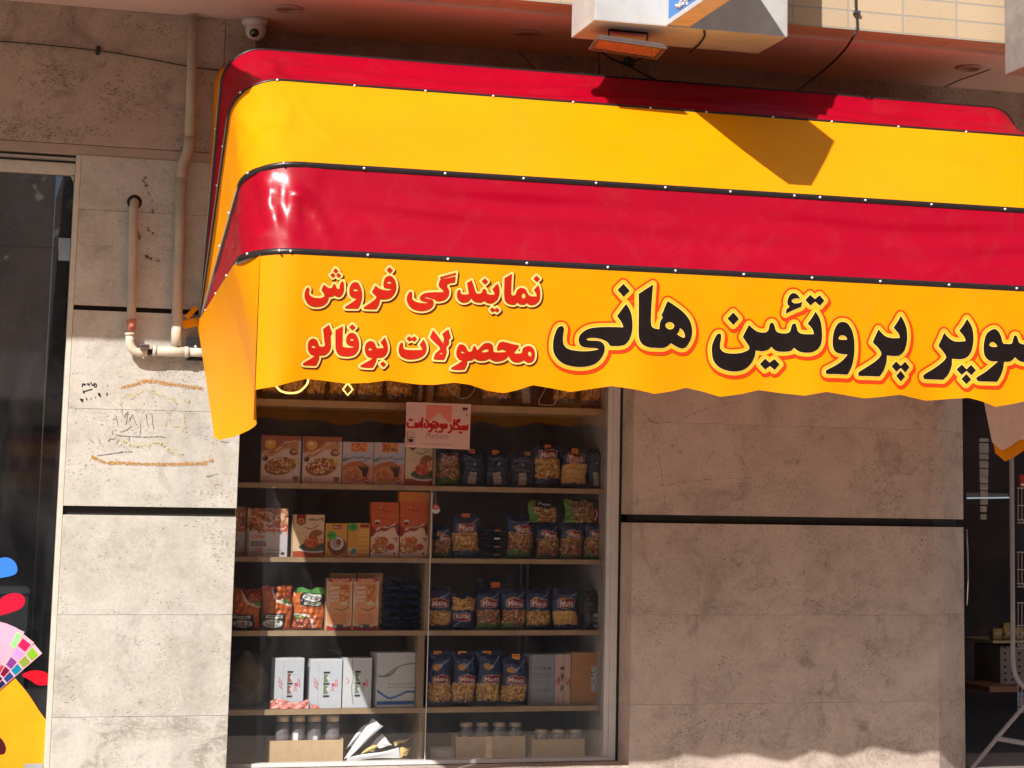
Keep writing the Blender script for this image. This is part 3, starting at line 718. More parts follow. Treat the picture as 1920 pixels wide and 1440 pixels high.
def panel(name, P0, P1, mat, sag, wr, label=None, nv=22, seed=0., fold=0., dent=2.4):
    nu = len(P0); G = np.zeros((nv+1, nu, 3)); ctr = np.array([(XL+XR)/2, .1, PZ])
    tang = np.gradient(P0+P1, axis=0)
    for j in range(nv+1):
        t = j/nv; base = P0*(1-t)+P1*t
        nrm = np.cross(tang, P1-P0); nl = np.linalg.norm(nrm, axis=1, keepdims=True); nl[nl < 1e-9] = 1; nrm = nrm/nl
        flip = np.sign(((base-ctr)*nrm).sum(1, keepdims=True)); flip[flip == 0] = 1; nrm = nrm*flip
        span = np.linalg.norm(P1-P0, axis=1)
        s = math.sin(math.pi*t)
        for i in range(nu):
            p = base[i]; amt = min(1, span[i]/.3)
            xc = min(abs(i-NA-NC/2), abs(i-(nu-1-NA-NC/2)))            # closeness to a corner
            cw = math.exp(-(xc/11.)**2)
            q = Vector((p[0]*1.3+seed, p[1]*4, p[2]*7)); nz = mn.noise(q)*.5+mn.noise(q*2.7)*.25
            rid = mn.noise(Vector((p[0]*9+seed*3, p[1]*9, p[2]*3+seed)))
            fx = mn.noise(Vector((p[0]*.8+seed, seed, 0)))
            fd = fold*(1-cw)*s*amt*math.sin(6.28*(3.0*t+.9*fx))*(.55+.8*mn.noise(Vector((p[0]*1.7, seed+t*2, 3))))
            r2 = 1-abs(mn.noise(Vector((p[0]*10+p[2]*4+seed, p[1]*5, p[2]*1.6-p[0]*3))))*2.6
            d = -sag*s*amt+wr*nz*s*amt+cw*wr*dent*(.5*rid+.8*max(0, r2)**3)*s*amt+fd
            G[j, i] = p+nrm[i]*d
    return MB().grid(G).build(name, mat, aw, True)
tag(panel('canopy_panel', wallp, paths[0], yel, .02, .006, seed=1), 'shaded yellow rear strip of the hood')
tag(panel('canopy_panel', paths[0], paths[1], red, .035, .014, seed=2.3, fold=.022, dent=1.6), 'narrow red top strip of the hood')
tag(panel('canopy_panel', paths[1], paths[2], yel, .012, .009, seed=5.1, dent=2.), 'wide yellow strip of the hood')
tag(panel('canopy_panel', paths[2], paths[3], red, .010, .009, seed=7.7, fold=.005, dent=4.5), 'glossy red strip above the valance')
# trim strips along the bars and bars inside
def trimstrip(P, wd, dirz, off=.006):
    G = np.zeros((4, len(P), 3)); ctr = np.array([(XL+XR)/2, .3, PZ])
    for i, p in enumerate(P):
        k0, k1 = max(0, i-1), min(len(P)-1, i+1); t = P[k1]-P[k0]; t /= np.linalg.norm(t)+1e-9
        out = p-ctr; out[0] = (-1 if i < NA+NC*.5 else (1 if i > len(P)-NA-NC*.5 else 0))*2.; out[1] = min(out[1], -.4) if 0 < i-NA-NC*.5 < NF+NC else out[1]*.1; out[2] *= .0
        out /= np.linalg.norm(out); dn = np.cross(t, out); dn /= np.linalg.norm(dn)+1e-9
        if dn[2] > 0: dn = -dn
        if abs(dn[2]) < .05 and i < NA: dn = np.array([0, -.3, -1.])
        o2 = np.cross(dn, t); o2 /= np.linalg.norm(o2)+1e-9
        if o2 @ out < 0: o2 = -o2
        tp = min(1., (.35+i/18)) if i < NA else (min(1., .35+(len(P)-1-i)/18))
        for j, (a, b) in enumerate(((-.35, -.3), (-.3, 1.), (.7, 1.), (.75, -.3))): G[j, i] = p+dn*wd*a*tp+o2*off*b
    return MB().grid(G)
wds = [.010, .012, .020, .022]
for P, wd in zip(paths, wds): trimstrip(P, wd, 0).build('edge_trim', trim_m, aw, True)
bar_m = plain('painted steel bar', (.40, .33, .28), .45)
for P in paths:
    ctr = P.mean(0); Q = P.copy(); Q[:, 1] += .02; Q[:, 2] -= .012; MB().tube([tuple(q) for q in Q[::2]], .009, 6).build('frame_bar', bar_m, aw, True)
# rivets
rv = MB().lathe((0, 0, 0), [(.0, .004), (.003, .0034), (.0048, .0), (.0048, -.008)], (0, -1, 0), 12); rivet0 = rv.build('rivet', plain('chrome rivet', (.86, .86, .88), .3, .25, var=.03), aw, True)
rivet0.matrix_parent_inverse = Matrix.Translation(-aw.location)
first = [True]
def rivet(p):
    if first[0]: o = rivet0; first[0] = False
    else: o = rivet0.copy(); COL.objects.link(o); o.parent = aw; o.matrix_parent_inverse = Matrix.Translation(-aw.location)
    o.location = p
for k_, xs in ((3, [524, 545, 690, 840, 988, 1140, 1267, 1395, 1523, 1651, 1780, 1907]), (2, [532, 683, 835, 982, 1118, 1248, 1370, 1490, 1538, 1623, 1747, 1885]), (1, [520, 665, 798, 925, 1075, 1220, 1325, 1450, 1560, 1685, 1812])):
    Yf, zf = BARS[k_]
    for x in xs:
        q = atX(0, 0, 1); 
        # point on the front run of this bar under pixel column x
        y = 400.
        for _ in range(6):
            c = atY(x, y, Yf-.008); y += (c[2]-(zf-wds[k_]*.2))*480
        rivet(tuple(atY(x, y, Yf-.0115)))
for k_, fr_ in ((3, (.25, .5, .78, 1.02)), (2, (.62, .86, 1.03)), (1, (.7, .9, 1.05)), (0, (.85,))):
    P = paths[k_]
    for f_ in fr_:
        i = int(f_*NA+ (4 if f_ > 1 else 0)); q = P[i]+np.array([-.009, -.003 if f_ > 1 else 0, 0]); rivet(tuple(q))
# pivot hardware
pv = np.array([XL, -.015, PZ])
MB().box(XL-.05, XL+.02, -.03, -.001, PZ-.16, PZ-.06, .003).build('pivot_plate', black_m, aw)
MB().lathe((XL-.015, -.03, PZ-.105), [(.011, .0), (.011, .006), (.004, .01)], (0, -1, 0), 12).build('bolt', steel_m, aw, True)
MB().lathe((XL-.0, -.03, PZ+.012), [(.013, .0), (.013, .012), (.005, .016)], (-.3, -1, 0), 14).build('bolt', steel_m, aw, True)
for (xa, ya, xb, yb, wd) in ((369, 576, 349, 596, .010), (373, 603, 343, 609, .018)):
    a = np.array(atY(xa, ya, -.03)); b = np.array(atY(xb, yb, -.035)); u = (b-a)/np.linalg.norm(b-a); v = np.array([-u[2], 0, u[0]])
    MB().add([a-v*wd, a+v*wd, b+v*wd, b-v*wd, a-v*wd+[0, .004, 0], a+v*wd+[0, .004, 0], b+v*wd+[0, .004, 0], b-v*wd+[0, .004, 0]], [(0, 1, 2, 3), (4, 7, 6, 5), (0, 4, 5, 1), (1, 5, 6, 2), (2, 6, 7, 3), (3, 7, 4, 0)]).build('fabric_tab', yel, aw)

# ---- valance: front and two side drops, scalloped lower edge
YV = -1.468
low = [(476, 731), (485, 729), (520, 724), (548, 716), (576, 710), (607, 713), (649, 719), (690, 718), (728, 713), (755, 717), (784, 721), (812, 722), (851, 718), (880, 722), (915, 733), (946, 737), (972, 731), (1000, 722), (1035, 728), (1070, 735), (1110, 729), (1147, 724), (1190, 731), (1225, 739), (1258, 734), (1287, 727), (1318, 734), (1350, 744), (1390, 739), (1425, 731), (1465, 737), (1507, 742), (1547, 735), (1585, 741), (1620, 747), (1655, 744), (1687, 740), (1740, 751), (1780, 748), (1815, 746), (1840, 753), (1865, 763), (1900, 757), (1930, 750), (1965, 757), (2000, 768), (2035, 762), (2060, 752)]
lx = np.array([atY(a, b, YV)[0] for a, b in low]); lz = np.array([atY(a, b, YV)[2] for a, b in low])
def zlow(x): return float(np.interp(x, lx, lz))
ZT = BARS[3][1]-.012
def ripple(x, z):
    d = max(0., min(1., (ZT-z)/.5)); q = x*6.2
    return -(.012*math.sin(q*1.31+.6)+.008*math.sin(q*2.9+2)+.006*mn.noise(Vector((x*5, z*2, 3))))*d**1.3 - .02*d*(1-abs(2*d-1))*.0
XV0, XV1 = XL+.06, XR-.06
nu, nv = 300, 26; G = np.zeros((nv+1, nu+1, 3))
for i in range(nu+1):
    x = XV0+(XV1-XV0)*i/nu; zb_ = zlow(x)
    for j in range(nv+1):
        z = ZT+(zb_-ZT)*j/nv
        yc = YV+ripple(x, z)
        e = min(x-XL, XR-x)                                   # round off towards the sides
        if e < .2: yc += .2-math.sqrt(max(0, .2**2-(.2-e)**2))
        G[j, i] = (x, yc, z)
VAL = MB().grid(G).build('valance', yel, aw, True)
def side_drop(X, sgn, name, top_pts, lowpts, mat, off=0., tilt=.0):
    """cloth hanging from one arm: lowpts = [(Y,z)...] from the back to the front"""
    ly = np.array([q[0] for q in lowpts]); lz_ = np.array([q[1] for q in lowpts]); G = np.zeros((17, 41, 3))
    for i in range(41):
        s = i/40; Yt = -.01+(-1.412+.01)*s; zt = PZ+(ZT-PZ)*min(1, -Yt/1.46)+.0
        Yl = np.interp(s, np.linspace(0, 1, len(ly)), ly); zl_ = np.interp(s, np.linspace(0, 1, len(ly)), lz_)
        for j in range(17):
            t = j/16; y = Yt*(1-t)+Yl*t; z = zt*(1-t)+zl_*t
            x = X+sgn*(off-tilt*math.sin(math.pi*min(1, t*1.05)*.5)*min(1, s*1.6+.02)*(1.)+.012*math.sin(s*9)*t)
            if s > .85: k9 = ((s-.85)/.15)**1.5; x = x*(1-k9)+(X-sgn*.058)*k9
            G[j, i] = (x, y, z)
    return MB().grid(G).build(name, mat, aw, True)
lowL = [(-.80, 1.885), (-.86, 1.868), (-.98, 1.878), (-1.12, 1.90), (-1.25, 1.925), (-1.33, 1.93), (-1.412, 1.925)]
side_drop(XL, -1, 'side_valance', None, lowL, yel, .012, .10)
pr = [float(atX(x, y, XR)[i]) for x, y in ((1862, 850), (1875, 865), (1895, 858), (1920, 845), (1960, 850)) for i in (1, 2)]
lowR = [(pr[0], pr[1]), (pr[2], pr[3]), (pr[4], pr[5]), (pr[6], pr[7]), (pr[8], pr[9]), (-1.25, 1.92), (-1.43, 1.95)]
side_drop(XR, 1, 'side_valance', None, lowR, yel, .012, .0)
lin_m = plain('pale fabric lining', (.80, .66, .58), .8, var=.05)
lowR2 = [(a, b+.05) for a, b in lowR]; side_drop(XR, 1, 'lining', None, lowR2, lin_m, -.004, .0)

# ---- lettering
def T(L, ox, oy, s): return [(ox+q[0]/s, oy+q[1]/s)+tuple(q[2:]) for q in L]
def SQ(L): return [(a, b, 1) for a, b in L]
ZA = (1030, 510, 6.4); ZB_ = (1320, 520, 6.4); ZCc = (1540, 560, 8.); ZD = (1720, 560, 8.)
word_hani = [T(L, *ZA) for L in (
 [(1238,150,1),(1225,300),(1212,480),(1210,620),(1235,672),(1310,690,1),(1318,610),(1352,545,1),(1335,520,1),(1360,470),(1405,365),(1430,360),(1500,405),(1600,480),(1680,580),(1710,690),(1700,790),(1660,870),(1620,910),(1570,915),(1510,890),(1450,855,1),(1400,895),(1350,912),(1270,912),(1180,905),(1110,875),(1070,820),(1058,740),(1062,500),(1064,264,1)],
 [(1383,640),(1400,612),(1438,602),(1478,618),(1492,650),(1475,680),(1440,690),(1402,675)],
 [(1562,672,1),(1600,705),(1622,760),(1612,790),(1570,775),(1523,745,1),(1550,715)],
 SQ([(884,142),(958,225),(884,300),(812,215)]),
 [(914,384,1),(955,450),(980,530),(988,640),(978,730),(950,810),(900,870),(840,888),(780,890),(725,885),(695,845),(640,812),(560,792),(480,790),(437,808,1),(480,822),(560,824),(620,838),(655,875),(662,925),(645,990),(600,1060),(530,1110),(430,1135),(300,1135),(180,1105),(100,1050),(50,970),(40,880),(50,790),(80,700),(110,660),(150,650),(172,680),(165,740),(160,810),(175,880),(230,925),(330,945),(440,950),(540,940),(600,925,1),(540,912),(440,905),(380,885),(352,840),(355,780),(390,730),(460,685),(560,665),(700,660),(880,665,1),(855,600),(805,530,1),(860,455)])]
word_tin = [T(L, *ZB_) for L in (
 SQ([(347,422),(415,497),(347,573),(275,495)]),
 [(1330,412,1),(1375,490),(1398,590),(1402,720),(1385,810),(1340,870),(1280,900),(1200,905),(1130,890),(1070,845,1),(1040,880),(980,892),(900,890),(850,872),(808,832,1),(770,868),(700,885),(622,875,1),(610,950),(560,1040),(490,1100),(400,1127),(290,1122),(180,1080),(110,1000),(90,900),(95,810),(130,720),(160,680),(195,680),(200,730),(188,800),(195,860),(240,900),(330,915),(430,908),(500,888),(540,860),(535,820),(500,770),(462,715,1),(500,640),(538,568,1),(580,610),(640,650),(700,662),(750,655),(775,620),(785,570),(805,545),(830,550),(850,600),(870,650),(930,672),(1000,668),(1030,640),(1042,590),(1060,560),(1090,558),(1105,600),(1120,650),(1170,680),(1305,685,1),(1285,620),(1232,555,1),(1280,490)],
 SQ([(737,973),(790,1022),(848,978),(908,1043),(850,1110),(795,1062),(737,1105),(675,1040)]),
 SQ([(1268,210),(1322,262),(1380,215),(1436,280),(1380,343),(1325,292),(1266,338),(1206,272)]),
 [(1148,262,1),(1120,215),(1075,190),(1030,205),(1000,260),(995,320),(1022,352,1),(982,385,1),(975,438,1),(1060,395),(1158,355,1),(1170,295,1),(1120,312),(1070,310),(1045,285),(1065,260),(1110,252)])]
word_pro = [T(L, *ZCc) for L in (
 [(310,350),(380,370),(440,450),(475,560),(488,700),(480,860),(450,1000),(410,1090),(375,1140,1),(200,1132),(60,1130),(42,1100),(60,1070),(180,1010),(300,930),(385,838,1),(280,828),(200,800),(160,740),(152,650),(165,530),(200,430),(250,365)],
 [(245,590),(265,558),(310,550),(355,570),(378,615,1),(310,620),(250,610)],
 [(1183,256,1),(1240,360),(1272,460),(1280,580),(1265,700),(1230,790),(1170,845),(1100,862),(972,852,1),(965,950),(930,1060),(890,1130),(860,1168,1),(700,1162),(560,1158),(540,1130),(560,1095),(680,1020),(800,940),(870,870),(885,820),(850,750),(760,655,1),(800,560),(848,460,1),(900,520),(960,570),(1050,592),(1165,592,1),(1150,530),(1072,435,1),(1130,350)],
 SQ([(1110,942),(1181,1010),(1250,945),(1320,1025),(1250,1108),(1181,1038),(1110,1095),(1042,1015)]), SQ([(1180,1080),(1250,1165),(1180,1243),(1110,1158)]))]
word_sup = [T(L, *ZD) for L in (
 [(735,304,1),(790,390),(820,480),(828,600),(815,720),(780,820),(720,885),(630,908),(518,900,1),(515,1000),(480,1110),(440,1170),(395,1215,1),(250,1208),(120,1202),(95,1165),(120,1130),(250,1050),(370,960),(430,890),(425,850),(380,780),(316,705,1),(360,610),(402,508,1),(460,580),(530,630),(600,645),(712,638,1),(690,570),(620,480,1),(680,400)],
 SQ([(655,988),(724,1060),(790,992),(860,1075),(790,1150),(724,1084),(652,1145),(582,1062)]), SQ([(720,1128),(790,1210),(720,1284),(650,1205)]),
 [(1125,458),(1190,480),(1240,560),(1270,665),(1330,680),(1400,675),(1420,620),(1440,560),(1475,558),(1500,620),(1520,665),(1600,690),(1655,680),(1675,620),(1690,575),(1720,570),(1745,630),(1765,685),(1850,705),(1920,700),(1905,640),(1870,590,1),(1930,480,1),(1985,600),(1990,740),(1960,860),(1880,945),(1790,955),(1700,900,1),(1650,950),(1560,950),(1500,925),(1450,880,1),(1400,930),(1360,945),(1285,950,1),(1270,1050),(1230,1160),(1175,1248,1),(1040,1245),(900,1240),(862,1205),(880,1175),(1000,1100),(1100,1020),(1195,940,1),(1100,940),(1030,910),(985,840),(975,740),(990,620),(1030,520)],
 [(1062,690),(1090,655),(1140,660),(1190,720,1),(1130,728),(1080,715)])]
ZE = (555, 490, 8.348); ZF = (745, 500, 6.62); ZG = (555, 590, 8.348); ZH = (735, 600, 6.857)
w_forush = [T(L, *ZE) for L in (
 SQ([(617,108),(658,150),(617,188),(577,150)]), SQ([(573,180),(613,218),(573,256),(532,216)]), SQ([(662,180),(703,220),(662,260),(621,218)]),
 [(740,325),(748,400),(742,470),(715,530),(680,555),(640,555),(600,530,1),(560,552),(510,555,1),(500,610),(460,665),(400,700),(320,712),(240,700),(170,650),(135,580),(130,520),(145,455),(170,415),(195,412),(208,440),(200,480),(215,530),(270,565),(340,575),(400,570),(445,548,1),(430,500),(395,450,1),(415,400),(435,365,1),(480,400),(530,420),(565,405),(580,365),(605,355),(620,380),(640,425),(680,430),(680,380),(700,335),(720,315)],
 [(925,325),(970,340),(1005,400),(1025,470),(1028,560),(1010,650),(985,710),(960,740,1),(850,738),(775,735),(765,715),(800,690),(880,640),(955,578,1),(890,572),(845,540),(830,480),(840,400),(875,345)],
 [(885,450),(910,432),(945,440),(972,465,1),(920,468)],
 [(1455,228),(1510,250),(1550,310),(1565,390),(1555,460),(1520,530),(1460,580),(1390,595),(1305,595,1),(1300,650),(1275,710),(1250,750,1),(1130,748),(1060,742),(1055,722),(1100,690),(1190,630),(1250,575),(1230,530),(1180,485,1),(1210,430),(1240,380,1),(1290,420),(1360,448),(1450,455),(1505,435,1),(1440,425),(1380,415),(1362,380),(1370,310),(1400,250)],
 [(1415,330),(1450,313),(1500,345,1),(1440,350)], SQ([(1460,90),(1512,140),(1463,190),(1412,138)]))]
w_nama = [T(L, *ZF) for L in (
 SQ([(525,130),(725,76),(722,100),(526,152)]),
 [(718,122,1),(710,195,1),(620,215),(615,250),(635,290),(632,350),(600,400),(550,425),(480,430),(450,405),(400,390),(350,378),(318,386,1),(380,400),(430,412),(445,445),(435,490),(390,530),(320,550),(240,545),(170,515),(125,460),(112,400),(125,350),(150,315),(175,315),(180,350),(178,390),(205,425),(260,447),(330,454),(405,450,1),(340,436),(290,422),(272,390),(295,355),(340,330),(420,320),(570,318,1),(555,290),(510,245),(512,200),(530,160,1)],
 [(1245,210,1),(1262,270),(1262,340),(1240,400),(1200,440),(1160,455),(1110,450),(1070,425,1),(1040,445),(990,445),(940,430),(905,390,1),(880,430),(830,448),(780,440),(740,400),(732,350),(745,300),(775,290),(780,320),(800,345),(860,345),(880,335),(872,290),(858,205,1),(915,168,1),(940,230),(960,300),(985,335),(1035,330),(1055,290),(1080,275),(1100,300),(1110,335),(1150,350),(1205,345,1),(1190,310),(1175,280,1),(1215,235)],
 SQ([(1082,145),(1122,185),(1082,222),(1040,182)]), SQ([(1175,505),(1207,530),(1235,508),(1265,540),(1235,568),(1207,547),(1172,565),(1145,535)]),
 [(1418,90,1),(1412,200),(1410,330),(1425,355),(1460,350),(1480,300),(1510,270),(1550,265),(1590,285),(1620,340),(1660,368),(1725,370,1),(1715,330),(1690,290,1),(1745,228,1),(1765,290),(1768,370),(1750,430),(1700,470),(1640,475),(1605,448,1),(1570,470),(1520,468),(1482,440,1),(1460,468),(1410,470),(1350,445),(1325,390),(1322,280),(1325,145,1)],
 [(1540,350),(1560,328),(1580,345),(1585,380),(1565,395),(1545,380)], SQ([(1723,112),(1765,150),(1725,190),(1683,150)]))]
w_falu = [T(L, *ZG) for L in (
 [(520,155,1),(545,220),(570,290,1),(545,320),(548,420),(545,520),(510,590),(450,630),(370,632,1),(360,700),(330,770),(310,795,1),(200,792),(115,785),(110,765),(150,735),(230,690),(305,635,1),(235,620),(195,570),(185,500),(195,430),(230,385),(280,372),(325,395),(350,440),(370,490),(440,495),(455,470),(445,400),(425,222,1)],
 [(240,495),(265,480),(310,500),(290,520),(255,512)],
 [(735,180,1),(730,300),(728,470),(740,500),(800,515),(880,512),(930,492,1),(860,488),(800,460),(782,400),(800,330),(840,290),(890,285),(940,320),(970,380),(982,460),(970,550),(920,620),(850,648),(760,650),(680,630),(635,570),(620,480),(618,240,1)],
 [(840,385),(870,372),(912,392,1),(870,408)], SQ([(880,150),(932,198),(880,245),(828,195)]),
 [(1385,355,1),(1415,430),(1432,510),(1420,590),(1380,650),(1320,672),(1255,675,1),(1245,730),(1215,790),(1190,830,1),(1080,828),(1005,815),(1010,795),(1060,765),(1140,720),(1200,680,1),(1120,660),(1080,600),(1072,530),(1090,460),(1130,420),(1180,415),(1225,445),(1245,500),(1265,525),(1365,525,1),(1350,480),(1315,435,1)],
 [(1118,540),(1150,522),(1195,545,1),(1150,560)], SQ([(1357,730),(1405,775),(1360,820),(1310,770)]))]
w_mahs = [T(L, *ZH) for L in (
 [(400,250,1),(430,310),(435,390),(400,455),(340,490),(260,505),(180,500),(110,465),(82,410),(88,340),(110,295),(135,295),(138,330),(150,370),(200,385),(290,388),(385,385,1),(370,350),(350,320,1)],
 SQ([(215,208),(250,235),(285,208),(315,242),(285,278),(250,257),(215,275),(183,242)]),
 [(715,120,1),(745,230,1),(720,250),(718,310),(685,350),(690,420),(670,480),(655,515,1),(580,512),(525,508,1),(535,460),(560,420),(605,380),(590,340),(550,300),(480,225,1),(520,130,1),(560,180),(610,250),(645,305,1),(655,250),(635,180,1)],
 [(590,440),(620,420),(640,440,1)],
 [(870,315),(920,330),(950,370),(965,405),(1010,405),(1030,360),(1050,335),(1070,355),(1090,390),(1130,350),(1180,305),(1240,295),(1290,320),(1300,370),(1310,410),(1400,415),(1485,407,1),(1420,378),(1350,392,1),(1352,350),(1380,295),(1430,278),(1520,300),(1635,325,1),(1610,370),(1570,420),(1620,430),(1670,420),(1680,370),(1720,340),(1770,335),(1815,365),(1835,420),(1830,490),(1800,535),(1750,548),(1690,515,1),(1650,540),(1580,540),(1530,510),(1500,460,1),(1460,500),(1400,525),(1320,530),(1245,495,1),(1190,520),(1110,522),(1045,495,1),(1010,520),(955,525,1),(945,580),(915,640,1),(820,645),(745,635),(755,610),(820,575),(895,525,1),(840,505),(810,450),(820,380),(845,330)],
 [(860,412),(890,405),(930,425,1),(890,430)], [(1125,415,1),(1180,378),(1225,375),(1240,395),(1200,415)], [(1745,430),(1765,400),(1790,430),(1785,465),(1765,460)])]
def vmat(n, c, r=.42): return plain(n, tuple(lin(c)) if max(c) > 1 else c, r, var=.06, scale=40)
ink = plain('black ink', (.012, .007, .006), .6, var=.2, scale=40, spec=.12); inkr = vmat('red ink', (.50, .011, .001)); outr = vmat('red orange outline', (.80, .045, .003))
glow = vmat('pale yellow edge', (.95, .60, .16)); gold = vmat('yellow inline', (.93, .44, .02)); darko = vmat('dark outline', (.10, .008, .004))
def on_val(V, off):
    out = []
    for x, y in V:
        p = atY(x, y, YV); rp = ripple(p[0], p[2]); out.append((p[0], YV+rp-.0022-off, p[2]))
    return out
def word(polys, layers, cell=.75):
    P = [smooth(q, 4) for q in polys]; A_ = np.concatenate(P); x0, y0 = A_.min(0)-16; x1, y1 = A_.max(0)+18
    X, Y = np.meshgrid(np.arange(x0, x1, cell), np.arange(y0, y1, cell)); d = sdf(P, X, Y); res = []
    ix = lambda dx, dy: np.roll(np.roll(d, int(round(dy/cell)), 0), int(round(dx/cell)), 1)
    for nm, mat, fn, off in layers:
        V, Fc = march(fn(d, ix), x0, y0, cell, 8); res.append((nm, mat, on_val(V, off), Fc))
    return res
big = [('lettering_outline', outr, lambda d, s: np.maximum(d+11.0, s(2.2, 3.0)+11.2), .0), ('lettering_inline', gold, lambda d, s: d+7.6, .0012), ('lettering_edge', glow, lambda d, s: d+1.5, .0024), ('lettering', ink, lambda d, s: d, .0036)]
sml = [('lettering_outline', darko, lambda d, s: np.maximum(d+4.6, s(2.2, 2.6)+4.5), .0), ('lettering_inline', glow, lambda d, s: d+4.1, .0012), ('lettering', inkr, lambda d, s: d, .0036)]
for words, layers in (((word_hani, word_tin, word_pro, word_sup), big), ((w_forush, w_nama), sml), ((w_falu, w_mahs), sml)):
    if layers is big:      # the big name is one line of touching letters: merge before outlining
        allp = [q for wv in words for q in wv]; rr = word(allp, layers, .9)
    else: rr = word([q for wv in words for q in wv], layers, .75)
    for nm, mat, V, Fc in rr: MB().add(V, Fc).build(nm, mat, aw)

# ================================================================ marks on the left pillar
def chalk(n, c, cover=.5, sc=160):
    k = N(n); k.set(tuple(lin(c)), .95); tr = k.n('ShaderNodeBsdfTransparent'); mx = k.n('ShaderNodeMixShader')
    f = k.ramp(k.noise(k.coord(), sc, 3, .7), cover-.08, cover+.08); k.l(f, mx.inputs[0]); k.l(tr.outputs[0], mx.inputs[1]); k.l(k.b.outputs[0], mx.inputs[2]); k.l(mx.outputs[0], k.out.inputs[0]); return k.m
def ribbon(mb, pts, wd, Y, jit=0.):
    P = spline(pts, 5) if len(pts) > 2 else np.array(pts, float); n = len(P); V = []
    for i in range(n):
        t = P[min(i+1, n-1)]-P[max(i-1, 0)]; t /= np.linalg.norm(t)+1e-9; q = np.array([-t[1], t[0]])
        w_ = wd*.5*(1+jit*random.uniform(-1, 1)); V += [atY(*(P[i]+q*w_), Y), atY(*(P[i]-q*w_), Y)]
    return mb.add(V, [(2*i, 2*i+1, 2*i+3, 2*i+2) for i in range(n-1)])
Z4 = lambda L: [(140+x/6, 690+y/6) for x, y in L]
mk = empty('wall_marks', tuple(atY(280, 800, 0)), 'handwritten numbers and brown and yellow crayon scribbles on the pale pillar', 'graffiti')
cm1 = chalk('black marker', (45, 42, 48), .22); cm2 = chalk('pencil', (120, 112, 120), .38); cm3 = chalk('rust stain', (95, 65, 45), .55, 60); cm4 = chalk('scratch', (128, 100, 86), .55, 70)
def stroke(nm, L, wd, Y, jit, mat, par=None):
    return ribbon(MB(), L, wd, Y, jit).build(nm, mat, par or mk)
yy = -.0012
for L in ([(90,170),(95,190),(108,178),(112,195),(122,176)],[(90,175),(84,215)],[(140,170),(150,190),(162,172)],[(162,172),(168,200)],[(182,160),(190,180),(205,196),(222,170)],[(225,175),(220,205),(238,215),(246,190),(228,172)],
          [(200,238),(150,250),(92,270)],[(92,270),(110,256)],[(92,270),(112,280)],
          [(60,345),(68,362),(80,350),(86,366),(96,350)],[(64,350),(92,385)],[(128,335),(140,362)],[(178,345),(190,345)],[(228,330),(236,332)],[(262,285),(285,290),(268,302),(292,315),(282,322)],[(366,275),(360,312)]):
    stroke('marker_stroke', Z4(L), 2.1, yy, .2, cm1); yy -= .00005
m = MB()
for L in ([(460,525),(475,590),(490,655)],[(530,470),(535,520),(560,540),(595,490),(600,490)],[(600,490),(590,560),(574,640)],[(650,520),(670,580),(695,640)],[(650,520),(610,600)],[(800,510),(810,580),(826,660)],[(868,515),(875,600),(888,690)],[(738,605),(742,680),(738,750)],
          [(460,750),(560,765),(700,772),(850,775),(960,770),(1030,785)],[(612,765),(612,825)],[(420,700),(425,750)],[(640,650),(590,690),(520,720)],[(250,985),(400,965),(540,945),(650,940)],[(1640,822),(1690,832),(1735,835)],[(1700,765),(1750,770),(1800,765)],[(1480,1222),(1540,1208),(1600,1190)],[(270,790),(290,860)],[(170,800),(215,840)],[(380,830),(400,795),(430,800),(470,780)],[(470,850),(500,800)]):
    stroke('pencil_stroke', Z4(L), 1.1, yy, .2, cm2); yy -= .00003
m = MB(); yy = -.0012
for k_ in range(5):
    j = k_*3.2
    ribbon(m, Z4([(520, 215+j*.6), (600, 200+j*.2), (700, 185-j), (760, 165-j*2.2), (830, 150+j*1.3-12), (950, 160+j*1.2-8), (1100, 185+j-6), (1250, 205+j-8), (1400, 222+j*.6), (1450, 235+j*.4)]), 4.2, yy, .7); yy -= .00012
    ribbon(m, Z4([(190, 990+j*.7), (230, 1010+j), (290, 1040+j), (360, 1060+j*.7), (480, 1060+j), (620, 1065+j), (800, 1075+j*.8), (1000, 1078+j), (1200, 1072+j), (1400, 1068+j), (1500, 1050+j*1.2), (1560, 1032+j*.3)]), 4.2, yy, .7); yy -= .00012
m.build('brown_crayon', chalk('brown crayon', (196, 146, 84), .52, 150), mk)
m = MB()
for L in ([(530,330),(600,300),(700,290),(800,255),(880,262),(950,310),(1050,330),(1130,380)],[(530,350),(525,420),(530,500)],[(770,390),(760,440),(710,480),(680,460)],[(1230,370),(1300,360),(1260,420),(1290,490)],[(1030,480),(1030,560),(1025,650)],[(1060,490),(1070,520)],[(1110,640),(1180,660),(1200,710)],[(1230,520),(1235,620),(1260,770)],[(540,800),(600,850),(720,870),(850,860)],[(900,830),(980,850),(1060,920),(1130,960),(1220,965)],[(600,330),(660,320),(740,300)],[(1090,310),(1110,350),(1140,400)]):
    for s_ in range(3):
        ribbon(m, Z4([(a+random.uniform(-9, 9), b+s_*9-9+random.uniform(-5, 5)) for a, b in L]), 3.0, yy, .6); yy -= .0001
m.build('yellow_crayon', chalk('yellow crayon', (205, 194, 140), .57, 120), mk)
